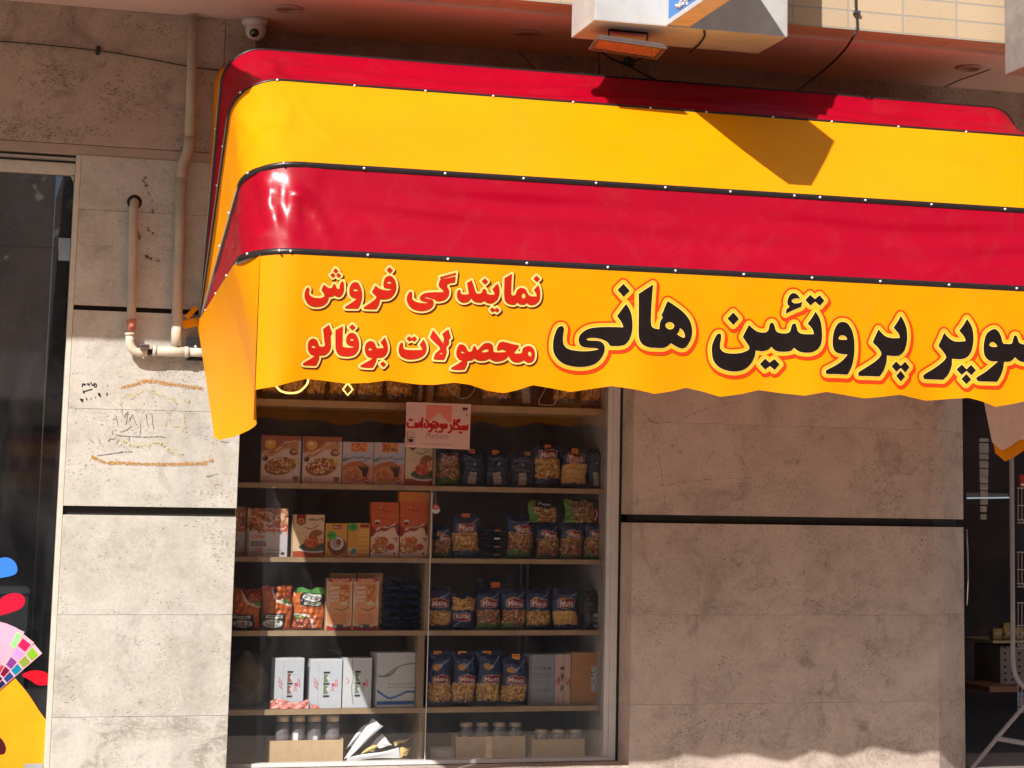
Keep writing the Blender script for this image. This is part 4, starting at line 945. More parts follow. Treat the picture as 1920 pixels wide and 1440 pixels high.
# scratches and a dark stain round the drain hole
m = MB(); yy = -.0011
for L in ([(262, 335), (275, 345), (285, 352)], [(272, 345), (283, 375), (287, 400)], [(262, 420), (275, 428), (290, 440)], [(258, 430), (262, 450)], [(268, 330), (280, 342)], [(270, 480), (285, 486), (300, 490)]):
    stroke('rust_stain', L, 5, yy, .6, cm3); yy -= .0001
Z6 = lambda L: [(1160+x/2.743, 1340+y/2.743) for x, y in L]
mk2 = empty('wall_scratches', tuple(atY(1480, 1000, 0)), 'thin scratches and scuffs on the shaded right pillar', 'scratches')
m = MB(); yy = -.0012
for L in ([(1234,850),(1240,880),(1246,930),(1248,955)],[(1200,770),(1240,795),(1330,765),(1400,750)],[(1230,912),(1320,900),(1420,895)],[(1290,1372),(1305,1360),(1325,1350)]):
    stroke('scratch', L, 1.3, yy, .5, cm4, mk2); yy -= .0001

# ================================================================ shop window
WY = .165
wx1 = float(atY(1160, 1000, WY)[0]); wxa = float(atY(1148, 1000, WY)[0]); wxb = float(atY(1137.5, 1000, WY+.01)[0])
zs = float(atY(900, 1424, WY)[2]); zs0 = SILL
W = empty('shop_window', (2.0, WY, zs0), 'white framed shop window full of groceries between the two pillars', 'window')
f = MB(); f.box(wxa, wx1-.0005, WY, WY+.06, zs0+.001, 2.62, .003); f.box(PL1-.001, PL1+.018, WY+.101-.1, WY+.06, zs0+.001, 2.62); f.box(PL1+.0185, wxa-.0005, WY, WY+.06, zs0+.001, zs, .003); f.build('frame', white_frame, W)
f = MB(); f.box(wxb, wxa-.0008, WY+.012, WY+.05, zs+.001, 2.62, .003); f.build('sash', white_frame, W)
f = MB(); f.box(wx1-.0003, PR0-.0005, WY+.004, WY+.05, zs0, 2.62); f.build('seal', black_m, W)
gxm = float(atY(806, 1100, .182)[0])
MB().box(PL1+.02, gxm-.012, .190, .194, zs, 2.6).build('pane', glassW, W)
MB().box(gxm, wxb-.001, .180, .184, zs, 2.6).build('pane', glassW, W)
edge = N('glass edge'); edge.set((.55, .62, .58), .2)
MB().box(gxm-.0035, gxm-.0003, .179, .185, zs, float(atY(806, 925, .18)[2])).build('pane_edge', edge.m, W)
# poster taped to the glass
a = Art(150, 104, (214, 178, 170)); 
def PX(L): return [((x-95)/1660, (y-130)/1200) for x, y in L]
a.rect(.31, .05, .71, .42, (222, 128, 108)); a.poly([(.505, .22), (.72, .48), (.30, .48)], (214, 178, 170)); a.rect(.31, .05, .71, .09, (205, 120, 105), .5)
for x0, y0, x1, y1 in ((0, 0, 1, .022), (0, .978, 1, 1), (0, 0, .012, 1), (.988, 0, 1, 1)): a.rect(x0, y0, x1, y1, (226, 196, 188))
rd = (178, 14, 24)
for L in ([(518,545),(508,800)],[(460,650),(456,740),(430,785),(402,760),(398,690)],[(400,765),(370,790),(345,760),(343,690)],[(345,775),(300,792),(200,800),(150,770),(142,690)],[(190,600),(255,605)],
          [(612,590),(662,660),(662,760),(615,785),(575,760),(590,690)],[(735,690),(775,700),(765,760),(720,765),(712,720),(740,690)],[(768,750),(765,830),(740,880),(692,892)],[(790,630),(850,640),(925,690),(850,715),(800,760),(860,790),(930,740)],[(760,780),(860,790)],
          [(1005,690),(1040,710),(1035,765),(985,765),(985,720),(1005,690)],[(1038,760),(1035,840),(1010,885),(955,892)],[(1110,680),(1150,720),(1130,775),(1085,760),(1090,700)],[(1130,780),(1040,785)],
          [(1245,700),(1270,800),(1245,875),(1190,905)],[(1335,565),(1325,790)],[(1400,585),(1470,550)],[(1470,590),(1395,640),(1385,670),(1450,720),(1445,790),(1330,805)],
          [(1682,690),(1672,790),(1625,800),(1615,710)],[(1618,790),(1568,800),(1560,715)],[(1562,800),(1505,800),(1496,740)],[(1500,800),(1440,800)],[(1485,885),(1535,890)],[(870,870),(880,885)]):
    a.line(PX(L), .048, (240, 190, 180))
for L in ([(518,545),(508,800)],[(460,650),(456,740),(430,785),(402,760),(398,690)],[(400,765),(370,790),(345,760),(343,690)],[(345,775),(300,792),(200,800),(150,770),(142,690)],[(190,600),(255,605)],
          [(612,590),(662,660),(662,760),(615,785),(575,760),(590,690)],[(735,690),(775,700),(765,760),(720,765),(712,720),(740,690)],[(768,750),(765,830),(740,880),(692,892)],[(790,630),(850,640),(925,690),(850,715),(800,760),(860,790),(930,740)],[(760,780),(860,790)],
          [(1005,690),(1040,710),(1035,765),(985,765),(985,720),(1005,690)],[(1038,760),(1035,840),(1010,885),(955,892)],[(1110,680),(1150,720),(1130,775),(1085,760),(1090,700)],[(1130,780),(1040,785)],
          [(1245,700),(1270,800),(1245,875),(1190,905)],[(1335,565),(1325,790)],[(1400,585),(1470,550)],[(1470,590),(1395,640),(1385,670),(1450,720),(1445,790),(1330,805)],
          [(1682,690),(1672,790),(1625,800),(1615,710)],[(1618,790),(1568,800),(1560,715)],[(1562,800),(1505,800),(1496,740)],[(1500,800),(1440,800)],[(1485,885),(1535,890)],[(870,870),(880,885)]):
    a.line(PX(L), .036, rd)
a.text('Marlboro', .325, .66, .665, .79, (150, 105, 110), 0); a.rect(.30, .91, .70, .922, (150, 90, 90), .8); a.rect(.30, .875, .68, .88, (190, 130, 125), .6)
a.rect(.02, .65, .15, .93, (150, 100, 102)); a.rect(.035, .66, .145, .92, (200, 165, 160)); a.rect(.05, .81, .12, .88, (40, 18, 20)); a.rect(.06, .77, .145, .785, (120, 80, 85))
a.rect(.87, .08, .95, .14, (70, 40, 40)); a.rect(.93, .22, .95, .26, (70, 40, 40)); a.rect(.87, .17, .94, .18, (150, 100, 100))
pc = [atY(762, 754, .1775), atY(883, 758, .1775), atY(760, 838, .1775), atY(880, 843, .1775)]
bil = lambda c: (lambda u, v: (np.array(c[0])*(1-u[..., None])*(1-v[..., None])+np.array(c[1])*u[..., None]*(1-v[..., None])+np.array(c[2])*(1-u[..., None])*v[..., None]+np.array(c[3])*u[..., None]*v[..., None]))
o = face_mesh('poster', a, bil(pc), print_m); tag(o, 'pale pink poster with bold red Persian lettering taped to the window glass', 'poster')
# rope-light lettering behind the glass
NY = .205
nn = empty('rope_light_sign', tuple(atY(650, 730, NY)), 'rope light lettering peeping out under the valance, left part glowing yellow', 'light sign')
lit = emis('lit rope', (1., .55, .14), 2.6); unl = plain('unlit rope', (.62, .50, .42), .4)
MB().tube([tuple(atY(x, y, NY)) for x, y in spline([(508, 700), (513, 714), (518, 724), (525, 732), (535, 736), (547, 737), (559, 735), (569, 728), (576, 719), (578, 709), (576, 698)], 4)], .0042, 8).build('lit_tube', lit, nn, True)
MB().tube([tuple(atY(x, y, NY)) for x, y in ((652, 718), (661.5, 730), (652, 741), (643, 730), (652, 718))], .0038, 8).build('lit_tube', lit, nn, True)
for L in ([(838, 712), (841, 724), (847, 735), (856, 743), (867, 747), (879, 744), (887, 735), (891, 724), (892, 712)], [(1030, 715), (1018, 738), (1010, 752), (1014, 758), (1038, 759), (1043, 745), (1047, 725)], [(930, 728), (934, 741), (938, 745), (942, 739), (946, 745), (951, 740), (955, 728)]):
    P = spline(L, 4); mb = MB()
    for q0, q1 in zip(P[:-1], P[1:]):
        c_ = (q0+q1)/2; mb.tube([tuple(atY(*(q0*.85+c_*.15), NY)), tuple(atY(*(q1*.6+c_*.4), NY))], .0022, 6)
    mb.build('unlit_tube', unl, nn)

# ================================================================ shelving
SY = .24
SH = {}
for nm, yt, yb_ in (('0', 757, 769), ('A', 911, 920), ('B', 1047, 1055.5), ('C', 1182.5, 1191.5), ('D', 1327, 1336.5)):
    SH[nm] = (float(atY(800, yt, SY)[2]), float(atY(800, yb_, SY)[2]))
SR = empty('shelving_unit', (2.0, .45, SILL), 'beige melamine shelving behind the window, five shelves with a centre divider', 'shelving')
xr = 2.80
DV = [((786, 797), 1380), ((783, 795), 1260), ((796, 804), 1120), ((806, 812), 985), ((813.5, 817.5), 865), ((804, 814), 740)]
for nm, (zt, zb2) in SH.items():
    m = MB(); m.box(PL1+.01, xr, SY+.0025, .60, zb2, zt, .001); o = m.build('shelf', shelf_m, SR)
    MB().box(PL1+.01, xr, SY, SY+.0024, zb2-.0004, zt+.0004).build('edge_band', shelf_edge, o)
zss = [SILL-.02]+[SH[k][i] for k in 'DCBA0' for i in (1, 0)]+[2.62]
for i in range(0, len(zss), 2):
    (pa, pb_), yv = DV[i//2]; xd0, xd1 = float(atY(pa, yv, SY)[0]), float(atY(pb_, yv, SY)[0])
    MB().box(xd0, xd1, SY+.006, .60, zss[i]+.0006, zss[i+1]-.0006).build('divider', shelf_m, SR)
MB().box(xr+.0005, xr+.02, SY, .62, SILL-.02, 2.62).build('side_panel', plain('side panel grey', (.42, .40, .38), .6), SR)
MB().box(PL1-.02, PL1+.0095, SY+.02, .62, SILL-.02, 2.62).build('side_panel', dark_in, SR)
MB().box(PL1+.01, xr, SY-.02, .62, SILL-.04, zs-.012).build('base', shelf_m, SR)
BZ = zs-.0115
# metal uprights and dim shop behind
up = MB(); 
for x in (976, 989): 
    p_ = atY(x, 1080, .66); up.box(float(p_[0])-.005, float(p_[0])+.005, .655, .67, SH['C'][0], SH['B'][1])
    p_ = atY(x-4, 1260, .66); up.box(float(p_[0])-.004, float(p_[0])+.004, .655, .67, SH['D'][0]+.0, SH['C'][1])
up.build('upright', plain('dull steel', (.42, .40, .42), .4, .5), SR)
inn = empty('shop_interior', (2.2, 2, .4), 'dim shop room behind the stocked shelves and the entrance', 'room')
MB().box(1.06, 2.95, 1.35, 1.4, .4, 3.3).build('partition', plain('partition brown', (.22, .14, .115), .8, var=.5, scale=3), inn)
MB().box(1.0, 7.5, 3.6, 3.7, .4, 3.4).build('back_wall', plain('brown wall', (.12, .08, .07), .8, var=.4, scale=2), inn)
MB().box(1.0, 1.05, .7, 3.6, .4, 3.4).build('side_wall', dark_in, inn)
MB().box(1.0, 7.5, .62, 3.7, .30, .40).build('floor', plain('shop floor', (.16, .12, .10), .5), inn)
MB().box(1.0, 7.5, .55, 3.7, 3.3, 3.4).build('ceiling', dark_in, inn)
for i, (x0, y0, x1, y1, Y, c) in enumerate(((835, 930, 905, 960, 1.5, (70, 50, 45)), (455, 1240, 500, 1330, .55, (95, 82, 72)), (500, 925, 560, 950, 1.5, (55, 42, 40)), (900, 800, 1060, 830, 1.2, (75, 40, 35)), (1060, 1060, 1130, 1180, 1.0, (80, 65, 60)), (1060, 1190, 1135, 1225, .9, (85, 75, 70)), (560, 780, 700, 800, 1.6, (60, 40, 36)))):
    pass

# ================================================================ groceries
def zrow(r): return BZ if r == 'E' else SH[r][0]
def place(px0, py0, px1, py1, row, Y):
    """front rectangle of an item from its outline in the picture, standing on its shelf"""
    ym = (py0+py1)/2; x0 = float(atY(px0, ym, Y)[0]); x1 = float(atY(px1, ym, Y)[0]); z1 = float(atY((px0+px1)/2, py0, Y)[2]); z0 = zrow(row)+.0005 if isinstance(row, str) else row
    return x0, x1, z0, z1
def box_item(name, label, cat, group, bb, row, Y, dep, art, mat, rot=0., protos={}):
    x0, x1, z0, z1 = place(*bb, row, Y); wv, hv = x1-x0, z1-z0
    o = empty(name, ((x0+x1)/2, Y, z0), label, cat, group)
    g = .0012
    b = MB().box(-wv/2+g, wv/2-g, .0012, dep, 0, hv, .0012).build('carton', mat, None); b.parent = o
    f = face_mesh('printed_front', art, lambda u, v: np.stack([-wv/2+g+u*(wv-2*g), np.zeros_like(u)+.0004, hv*(1-v)], -1), print_m); f.parent = o
    o.rotation_euler.z = rot
    return o
def bag_shell(wv, hv, dep, sgn, seed, pinch=.13, taper=.05):
    rs = np.random.RandomState(seed); ph = rs.uniform(0, 6, 6)
    def P(u, v):
        prof = np.clip(np.sin(math.pi*np.clip(u, 0, 1)), 0, 1)**.55
        top = np.clip((v-.015)/pinch, 0, 1)**.7; bot = np.clip((1-v)/.07, 0, 1)**.5*.8+.2
        wr = .10*np.sin(v*23+ph[0]+u*5)*np.sin(u*9+ph[1])+.06*np.sin(u*31+ph[2]+v*13)+.05*np.sin(v*47+ph[3])
        y = dep*prof*top*bot*(1+wr)+.0015
        wid = 1-taper*np.sin(math.pi*v)*.6+.012*np.sin(v*17+ph[4])
        x = (u-.5)*wv*wid+.004*np.sin(v*8+ph[5])
        z = hv*(1-v)+.004*np.sin(u*11+ph[1])*(1-v)
        return np.stack([x, -sgn*y, z], -1)
    return P
def bag_item(name, label, cat, group, bb, row, Y, art, back=(20, 32, 60), dep=.028, seed=0, rot=0., pinch=.13, header=None):
    x0, x1, z0, z1 = place(*bb, row, Y); wv, hv = x1-x0, z1-z0
    o = empty(name, ((x0+x1)/2, Y+.03, z0), label, cat, group)
    f = face_mesh('front_film', art, bag_shell(wv, hv, dep, 1, seed, pinch), film_m); f.parent = o
    ba = np.ones((16, 12, 3))*lin(back); k = face_mesh('back_film', ba, bag_shell(wv, hv, dep, -1, seed+50, pinch), film_m); k.parent = o
    if header:
        hx, hw, hc, hy = header
        hmat = plain('header %d%d' % (seed, int(hx*10)), tuple(lin(hc)), .5, var=.1)
        c_ = MB().box(hx*wv-hw/2, hx*wv+hw/2, -.010, -.008, hv*(1-hy)-.03, hv*(1-hy)+.006, .0006).build('header_card', hmat, None); c_.parent = o
        MB_ = MB().box(hx*wv-hw/2+.006, hx*wv+hw/2-.006, -.0106, -.0101, hv*(1-hy)-.006, hv*(1-hy)-.0).build('mark', plain('header mark%d' % seed, (.45, .03, .02), .5), None); MB_.parent = c_
    o.rotation_euler.z = rot
    return o
NV = (30, 50, 92)
def pasta_art(kind, seed, w_=54, h_=88, lab=(.06, .40, .86, .565), plain_top=False, win=(.55, .88)):
    a = Art(w_, h_, NV, seed); rs = a.rs
    for _ in range(30): a.ell(rs.rand(), rs.rand()*.4, .2*rs.rand(), .02, (18+rs.randint(30), 36+rs.randint(30), 76+rs.randint(40)), .35, rs.uniform(-30, 30))
    a.rect(0, .90, 1, 1, (34, 48, 78)); y0, y1 = win
    if kind == 'mix':
        a.rect(.0, y0-.02, 1, y1, (128, 84, 52)); a.bits(0, y0-.03, 1, y1, [(205, 120, 70), (170, 55, 40), (190, 160, 95), (110, 120, 55), (226, 190, 130), (90, 50, 30)], 210, .045)
        a.poly([(0, y1-.02), (.3, y1-.07), (.7, y1+.0), (1, y1-.05), (1, 1), (0, 1)], (78, 125, 52)); a.bits(0, y1, 1, .98, [(60, 105, 45), (110, 150, 70), (150, 60, 40)], 40, .03)
    elif kind == 'fine':
        a.poly([(.02, y0+.02), (.5, y0-.02), (.98, y0+.02), (.97, y1), (.5, y1-.015), (.03, y1)], (216, 172, 98)); a.bits(.03, y0+.02, .97, y1, [(228, 188, 112), (205, 158, 84), (190, 140, 72)], 260, .02, 2.)
    else:
        a.poly([(.02, y0), (.98, y0), (.97, y1), (.5, y1-.02), (.03, y1)], (160, 112, 56)); a.bits(.02, y0, .98, y1, [(226, 180, 100), (206, 158, 80), (238, 200, 126), (172, 122, 60), (130, 86, 42)], 260, .042, 2.2)
    a.ell(.48, y1-.02, .11, .012, (40, 40, 60))
    a.ell(.38, .28, .17, .06, (196, 140, 70)); a.bits(.25, .24, .52, .32, [(226, 180, 100), (150, 90, 40)], 12, .03)
    a.line([(.52, .28), (.72, .20), (.92, .10)], .025, (150, 170, 200)); a.ell(.55, .27, .09, .03, (160, 180, 205), .8, -25)
    x0, ya, x1, yb2 = lab; mx = (x0+x1)/2
    a.poly([(x0, ya+.02), (mx, ya-.022), (x1, ya+.02), (x1, yb2-.02), (mx, yb2+.018), (x0, yb2-.02)], (196, 176, 176)); e = .022
    a.poly([(x0+e, ya+.026), (mx, ya-.008), (x1-e, ya+.026), (x1-e, yb2-.028), (mx, yb2+.004), (x0+e, yb2-.028)], (134, 12, 20))
    a.text('Mana', x0+.07, ya+.028, x1-.07, yb2-.035, (222, 205, 200), .016)
    return a
def dark_bag_art(seed):
    a = Art(44, 74, (24, 38, 70), seed); rs = a.rs
    for _ in range(30): a.ell(rs.rand(), rs.rand(), .04+.1*rs.rand(), .03, (14+rs.randint(30), 26+rs.randint(30), 52+rs.randint(40)), .5, rs.uniform(0, 180))
    a.rect(.28, .58, .60, .92, (168, 160, 150)); a.scrawl(.31, .62, .57, .68, (90, 84, 84), .015, 3); a.scrawl(.31, .74, .57, .80, (90, 84, 84), .015, 3)
    a.scrawl(.1, .1, .9, .18, (120, 130, 150), .02, 3); a.ell(.5, .35, .06, .05, (150, 155, 170), .7); return a
G_P = 'printed packets of pasta on the window shelves'
def pasta(bb, row, kind, label, seed, Y=.285, flip=False, rot=0., header=None, **k):
    a = pasta_art(kind, seed, **k).done()
    if flip: a = a[::-1, ::-1].copy()
    return bag_item('pasta_bag', label, 'pasta bag', G_P, bb, row, Y, a, seed=seed, rot=rot, header=header)
# --- top shelf (only the lower ends show under the valance)
for i, (a0, a1, lab) in enumerate(((492, 530, 'leftmost pasta bag on the top shelf, under the lit rope light'), (533, 574, 'pasta bag on the top shelf right behind the glowing rope light arc'), (577, 615, 'pasta bag on the top shelf just left of the glowing diamond'), (618, 671, 'pasta bag on the top shelf behind the glowing diamond'), (674, 722, 'pasta bag on the top shelf just right of the glowing diamond'), (726, 776, 'pasta bag on the top shelf above the left edge of the pink poster'),
                                   (822, 868, 'pasta bag on the top shelf behind the dotted arc above the poster'), (905, 960, 'pasta bag on the top shelf between the two unlit rope letters'), (1040, 1086, 'pasta bag on the top shelf right of the unlit four sided rope letter'), (1092, 1134, 'pasta bag on the top shelf touching the right window frame'))):
    pasta((a0, 655, a1, 760), '0', 'y', lab, 100+i, win=(.50, .84), rot=random.uniform(-.05, .05))
bag_item('pasta_bag', 'dark blue bag turned sideways with a white label on the top shelf', 'pasta bag', G_P, (966, 672, 1012, 760), '0', .285, dark_bag_art(3), seed=131)
bag_item('pasta_bag', 'dark blue bag turned sideways behind the top edge of the poster', 'pasta bag', G_P, (780, 672, 800, 760), '0', .29, dark_bag_art(4), seed=132)
# --- second shelf
def pizza_art(seed):
    a = Art(82, 104, (222, 196, 186), seed); a.rect(0, 0, 1, .36, (170, 92, 62)); a.poly([(0, .36), (.3, .30), (.6, .12), (1, .1), (1, .5), (0, .5)], (222, 196, 186))
    a.poly([(.12, .36), (.3, .30), (.5, .18), (.7, .13), (.92, .12), (.9, .3), (.6, .27), (.3, .42), (.14, .44)], (196, 142, 92), sm=True)
    for _ in range(16): 
        x = .2+.65*a.rs.rand(); y = .42-.32*(x-.15)/.75; a.line([(x-.05, y), (x+.04, y-.03-.03*a.rs.rand())], .025, [(228, 190, 140), (120, 66, 40), (236, 210, 170)][a.rs.randint(3)])
    a.ell(.22, .18, .14, .11, (232, 176, 70)); a.ell(.20, .15, .05, .03, (240, 220, 200)); a.text('**', .13, .07, .30, .13, (60, 30, 25), .03)
    a.ell(.82, .34, .12, .07, (120, 70, 45)); a.ell(.84, .33, .09, .04, (196, 150, 110)); a.ell(.10, .48, .07, .06, (96, 56, 38)); a.rect(.05, .32, .09, .46, (200, 160, 120)); a.rect(.12, .30, .15, .44, (210, 170, 130))
    a.ell(.48, .64, .40, .185, (122, 66, 36), 1, -9); a.ell(.48, .635, .37, .165, (176, 108, 58), 1, -9)
    ins = lambda x, y: ((x-.48)/.34)**2+((y-.63)/.15)**2 < 1
    a.bits(.1, .45, .9, .8, [(228, 192, 130), (150, 74, 40), (112, 58, 34), (240, 214, 170), (206, 150, 80), (178, 60, 36)], 420, .035, 3, ins)
    a.bits(.65, .45, .95, .62, [(230, 180, 80), (160, 150, 60)], 30, .03)
    a.text('PIZZA', .05, .86, .25, .92, (150, 110, 110), 0); a.rect(.05, .945, .3, .955, (170, 130, 130)); a.poly([(.80, .85), (.96, .85), (.94, .93), (.88, .97), (.82, .93)], (150, 84, 82)); a.rect(.80, .85, .96, .875, (110, 40, 45)); return a
G1 = 'food boxes lined up on the second shelf'
box_item('pizza_box', 'pizza box at far left of the second shelf', 'food box', G1, (490, 817, 564, 907), 'A', .275, .05, pizza_art(1), paper_m)
box_item('pizza_box', 'pizza box second from the left on the second shelf, beside the pie boxes', 'food box', G1, (567.5, 819, 641, 908), 'A', .275, .05, pizza_art(2), paper_m)
def pie_art(seed):
    a = Art(64, 88, (206, 190, 196), seed); a.rect(.26, .02, .78, .23, (226, 132, 66)); a.bits(.28, .05, .76, .21, [(200, 90, 40), (240, 170, 90), (110, 60, 40)], 22, .05)
    a.poly([(0, .28), (1, .22), (1, .46), (0, .5)], (180, 180, 204), .7); a.ell(.08, .42, .12, .04, (90, 110, 80), .8, -20); a.scrawl(.16, .33, .92, .41, (60, 44, 70), .022, 9); a.scrawl(.5, .43, .8, .46, (90, 70, 90), .015, 5)
    a.ell(.40, .72, .52, .26, (186, 108, 62), 1, -12); a.ell(.36, .76, .42, .19, (204, 132, 80), 1, -12); a.ell(.34, .78, .25, .12, (172, 96, 56), .6, -12); a.bits(.05, .6, .7, .9, [(226, 160, 110), (150, 80, 44)], 40, .03, 2.5, lambda x, y: ((x-.38)/.45)**2+((y-.74)/.2)**2 < 1)
    a.rect(.82, .5, 1, 1, (210, 120, 80), .6); a.poly([(.60, .56), (.86, .56), (.80, .80), (.68, .82)], (58, 40, 38)); a.line([(.55, .58), (.66, .68)], .06, (70, 48, 44)); a.ell(.72, .58, .12, .03, (120, 84, 60))
    a.line([(0, .90), (.25, .955), (.55, .955), (.8, .90)], .035, (228, 212, 214)); a.ell(.80, .90, .085, .06, (176, 44, 46)); a.text('50', .75, .875, .86, .925, (236, 210, 210), .01); return a
box_item('pie_box', 'pie box with jug picture, left of its twin on the second shelf', 'food box', G1, (642, 829, 700, 909), 'A', .275, .05, pie_art(3), paper_m)
box_item('pie_box', 'pie box with jug picture, right one, touching the chicken box under the poster', 'food box', G1, (700.5, 830, 759, 909.5), 'A', .275, .05, pie_art(4), paper_m)
def chicken_art(seed, green=True):
    a = Art(66, 90, (228, 196, 160), seed); a.poly([(.1, 0), (.40, 0), (.40, .2), (.25, .27), (.1, .2)], (150, 34, 26)); a.ell(.25, .15, .10, .06, (214, 140, 100)); a.ell(.25, .16, .06, .03, (160, 50, 40))
    a.line([(.48, .13), (.6, .10), (.75, .13), (.92, .09)], .028, (44, 26, 22)); a.line([(.55, .10), (.56, .14), (.66, .13)], .02, (44, 26, 22)); a.line([(.94, .08), (.95, .15)], .022, (44, 26, 22)); a.line([(.38, .30), (.55, .34), (.72, .29), (.8, .25)], .025, (44, 26, 22)); a.ell(.66, .22, .02, .012, (44, 26, 22)); a.rect(.14, .445, .38, .452, (150, 110, 90))
    a.rect(0, .88, 1, 1, (176, 76, 44)); a.poly([(.0, .86), (1, .84), (1, .95), (0, .95)], (176, 76, 44))
    a.ell(.66, .78, .50, .115, (222, 214, 208)); a.ell(.66, .76, .46, .10, (86, 96, 62)); a.ell(.70, .72, .40, .08, (62, 80, 44)); a.ell(.76, .52, .25, .17, (176, 72, 34)); a.ell(.9, .55, .13, .12, (226, 176, 130)); a.ell(.74, .44, .2, .06, (120, 96, 44), .7)
    a.ell(.60, .66, .24, .12, (188, 66, 38)); a.bits(.4, .45, .95, .78, [(206, 100, 54), (150, 50, 26), (220, 130, 80)], 46, .04, 2, lambda x, y: ((x-.68)/.3)**2+((y-.6)/.17)**2 < 1); return a
box_item('chicken_box', 'chicken ready meal box on the second shelf partly behind the pink poster', 'food box', G1, (760, 822, 813, 910), 'A', .275, .05, chicken_art(5), paper_m)
pasta((817, 846, 864, 913), 'A', 'mix', 'mixed pasta bag with green foot, first bag right of the second shelf divider', 7, lab=(.22, .06, .90, .26), win=(.26, .80), h_=76)
for i, (a0, a1, lab) in enumerate(((868, 911, 'dark blue bag showing its back, first of three on the second shelf'), (913, 958, 'dark blue bag showing its back, middle of three on the second shelf'), (960, 1004, 'dark blue bag showing its back, last of three on the second shelf'))):
    bag_item('pasta_bag', lab, 'pasta bag', G_P, (a0, 846+i*2, a1, 913), 'A', .285, dark_bag_art(20+i), seed=20+i, header=((-.1, .03, (208, 120, 60), -.02) if i < 2 else (.2, .028, (130, 120, 60), -.02)))
pasta((1004, 836, 1053, 914), 'A', 'y', 'yellow pasta bag on the second shelf, second from the right frame', 11, lab=(.18, .10, .86, .30), win=(.30, .76), header=(.0, .03, (206, 120, 50), .0))
pasta((1055, 846, 1104, 915), 'A', 'fine', 'pale fine pasta bag on the second shelf beside the black bag', 12, lab=(.16, .06, .84, .30), win=(.34, .86), h_=76, header=(.0, .03, (206, 140, 60), -.04))
bag_item('pasta_bag', 'dark bag at far right of the second shelf against the frame', 'pasta bag', G_P, (1105, 842, 1134, 915), 'A', .285, dark_bag_art(26), seed=26)
# --- third shelf
def pizza_side(seed):
    a = Art(90, 104, (206, 200, 204), seed); a.rect(0, 0, 1, .48, (150, 84, 52)); a.bits(0, 0, 1, .48, [(216, 160, 110), (110, 54, 34), (236, 200, 160), (186, 70, 40), (170, 110, 60)], 260, .05, 3.2)
    a.poly([(.5, .38), (.98, .36), (.98, .46), (.5, .48)], (200, 80, 60)); a.scrawl(.54, .38, .94, .44, (236, 210, 200), .02, 6)
    a.rect(0, .485, .06, 1, (150, 140, 142)); a.scrawl(.12, .54, .42, .62, (226, 120, 40), .03, 4)
    for i in range(4): a.rect(.10+i*.095, .68, .18+i*.095, .78, (96, 84, 84)); a.rect(.12+i*.095, .70, .15+i*.095, .76, (190, 180, 176))
    a.ell(.3, .84, .1, .02, (224, 130, 60)); a.scrawl(.12, .88, .4, .91, (120, 110, 112), .012, 7); a.scrawl(.12, .94, .4, .96, (130, 110, 112), .012, 7); a.scrawl(.5, .84, .85, .88, (130, 150, 130), .02, 5); a.scrawl(.5, .91, .85, .95, (130, 120, 120), .02, 5); a.rect(.85, .9, .93, .96, (50, 46, 50)); return a
box_item('pizza_box', 'pizza box on its back panel at far left of the third shelf', 'food box', 'food boxes on the third shelf', (463, 953, 540, 1045), 'B', .30, .05, pizza_side(31), paper_m)
box_item('pizza_box', 'brown edged box half hidden behind the left pillar on the third shelf', 'food box', 'food boxes on the third shelf', (436, 950, 461, 1044), 'B', .32, .05, pizza_side(32), cardboard)
box_item('chicken_box', 'chicken ready meal box in full view on the third shelf', 'food box', 'food boxes on the third shelf', (549, 965, 608, 1047), 'B', .28, .05, chicken_art(33), cardboard)
def yel_art(seed, back=False):
    a = Art(50, 76, (220, 160, 66), seed)
    if back:
        a.rect(.55, .04, .95, .13, (150, 26, 26)); a.ell(.22, .12, .22, .12, (60, 165, 60)); a.scrawl(.08, .1, .36, .14, (20, 80, 30), .02, 4)
        for y in (.2, .27, .34, .48, .58, .72, .84): a.rect(.5, y, .96, y+.018, (238, 206, 140), .8); a.rect(.08, y, .45, y+.01, (180, 110, 50), .6)
        a.rect(.12, .72, .44, .94, (196, 206, 190)); a.rect(.16, .78, .4, .9, (110, 130, 120)); a.rect(.22, .74, .42, .78, (30, 120, 70))
    else:
        a.rect(.34, .05, .74, .17, (150, 26, 26)); a.text('Mana', .38, .075, .70, .145, (236, 200, 190), .01); a.poly([(.1, .6), (.5, .4), (.95, .55), (.9, .85), (.4, .92)], (120, 70, 44), sm=True)
        a.ell(.54, .60, .33, .22, (96, 52, 40)); a.ell(.54, .59, .30, .195, (226, 214, 210)); a.ell(.50, .58, .23, .145, (176, 150, 150)); a.ell(.62, .55, .12, .09, (150, 66, 56)); a.ell(.30, .36, .22, .12, (66, 176, 62)); a.scrawl(.16, .34, .42, .38, (16, 90, 30), .03, 4); a.bits(.1, .85, .95, .97, [(150, 84, 40), (110, 60, 30)], 8, .05)
    return a
G3 = 'food boxes on the third shelf'
box_item('yellow_box', 'small yellow box with a white bowl and green round sticker', 'food box', G3, (609.5, 981.5, 651, 1048), 'B', .28, .045, yel_art(34), plain('yellow card', tuple(lin((216, 150, 60))), .5))
box_item('yellow_box', 'small yellow box turned to its back with green sticker in its corner', 'food box', G3, (651.5, 981, 693.5, 1048), 'B', .28, .045, yel_art(35, True), plain('yellow card b', tuple(lin((216, 150, 60))), .5))
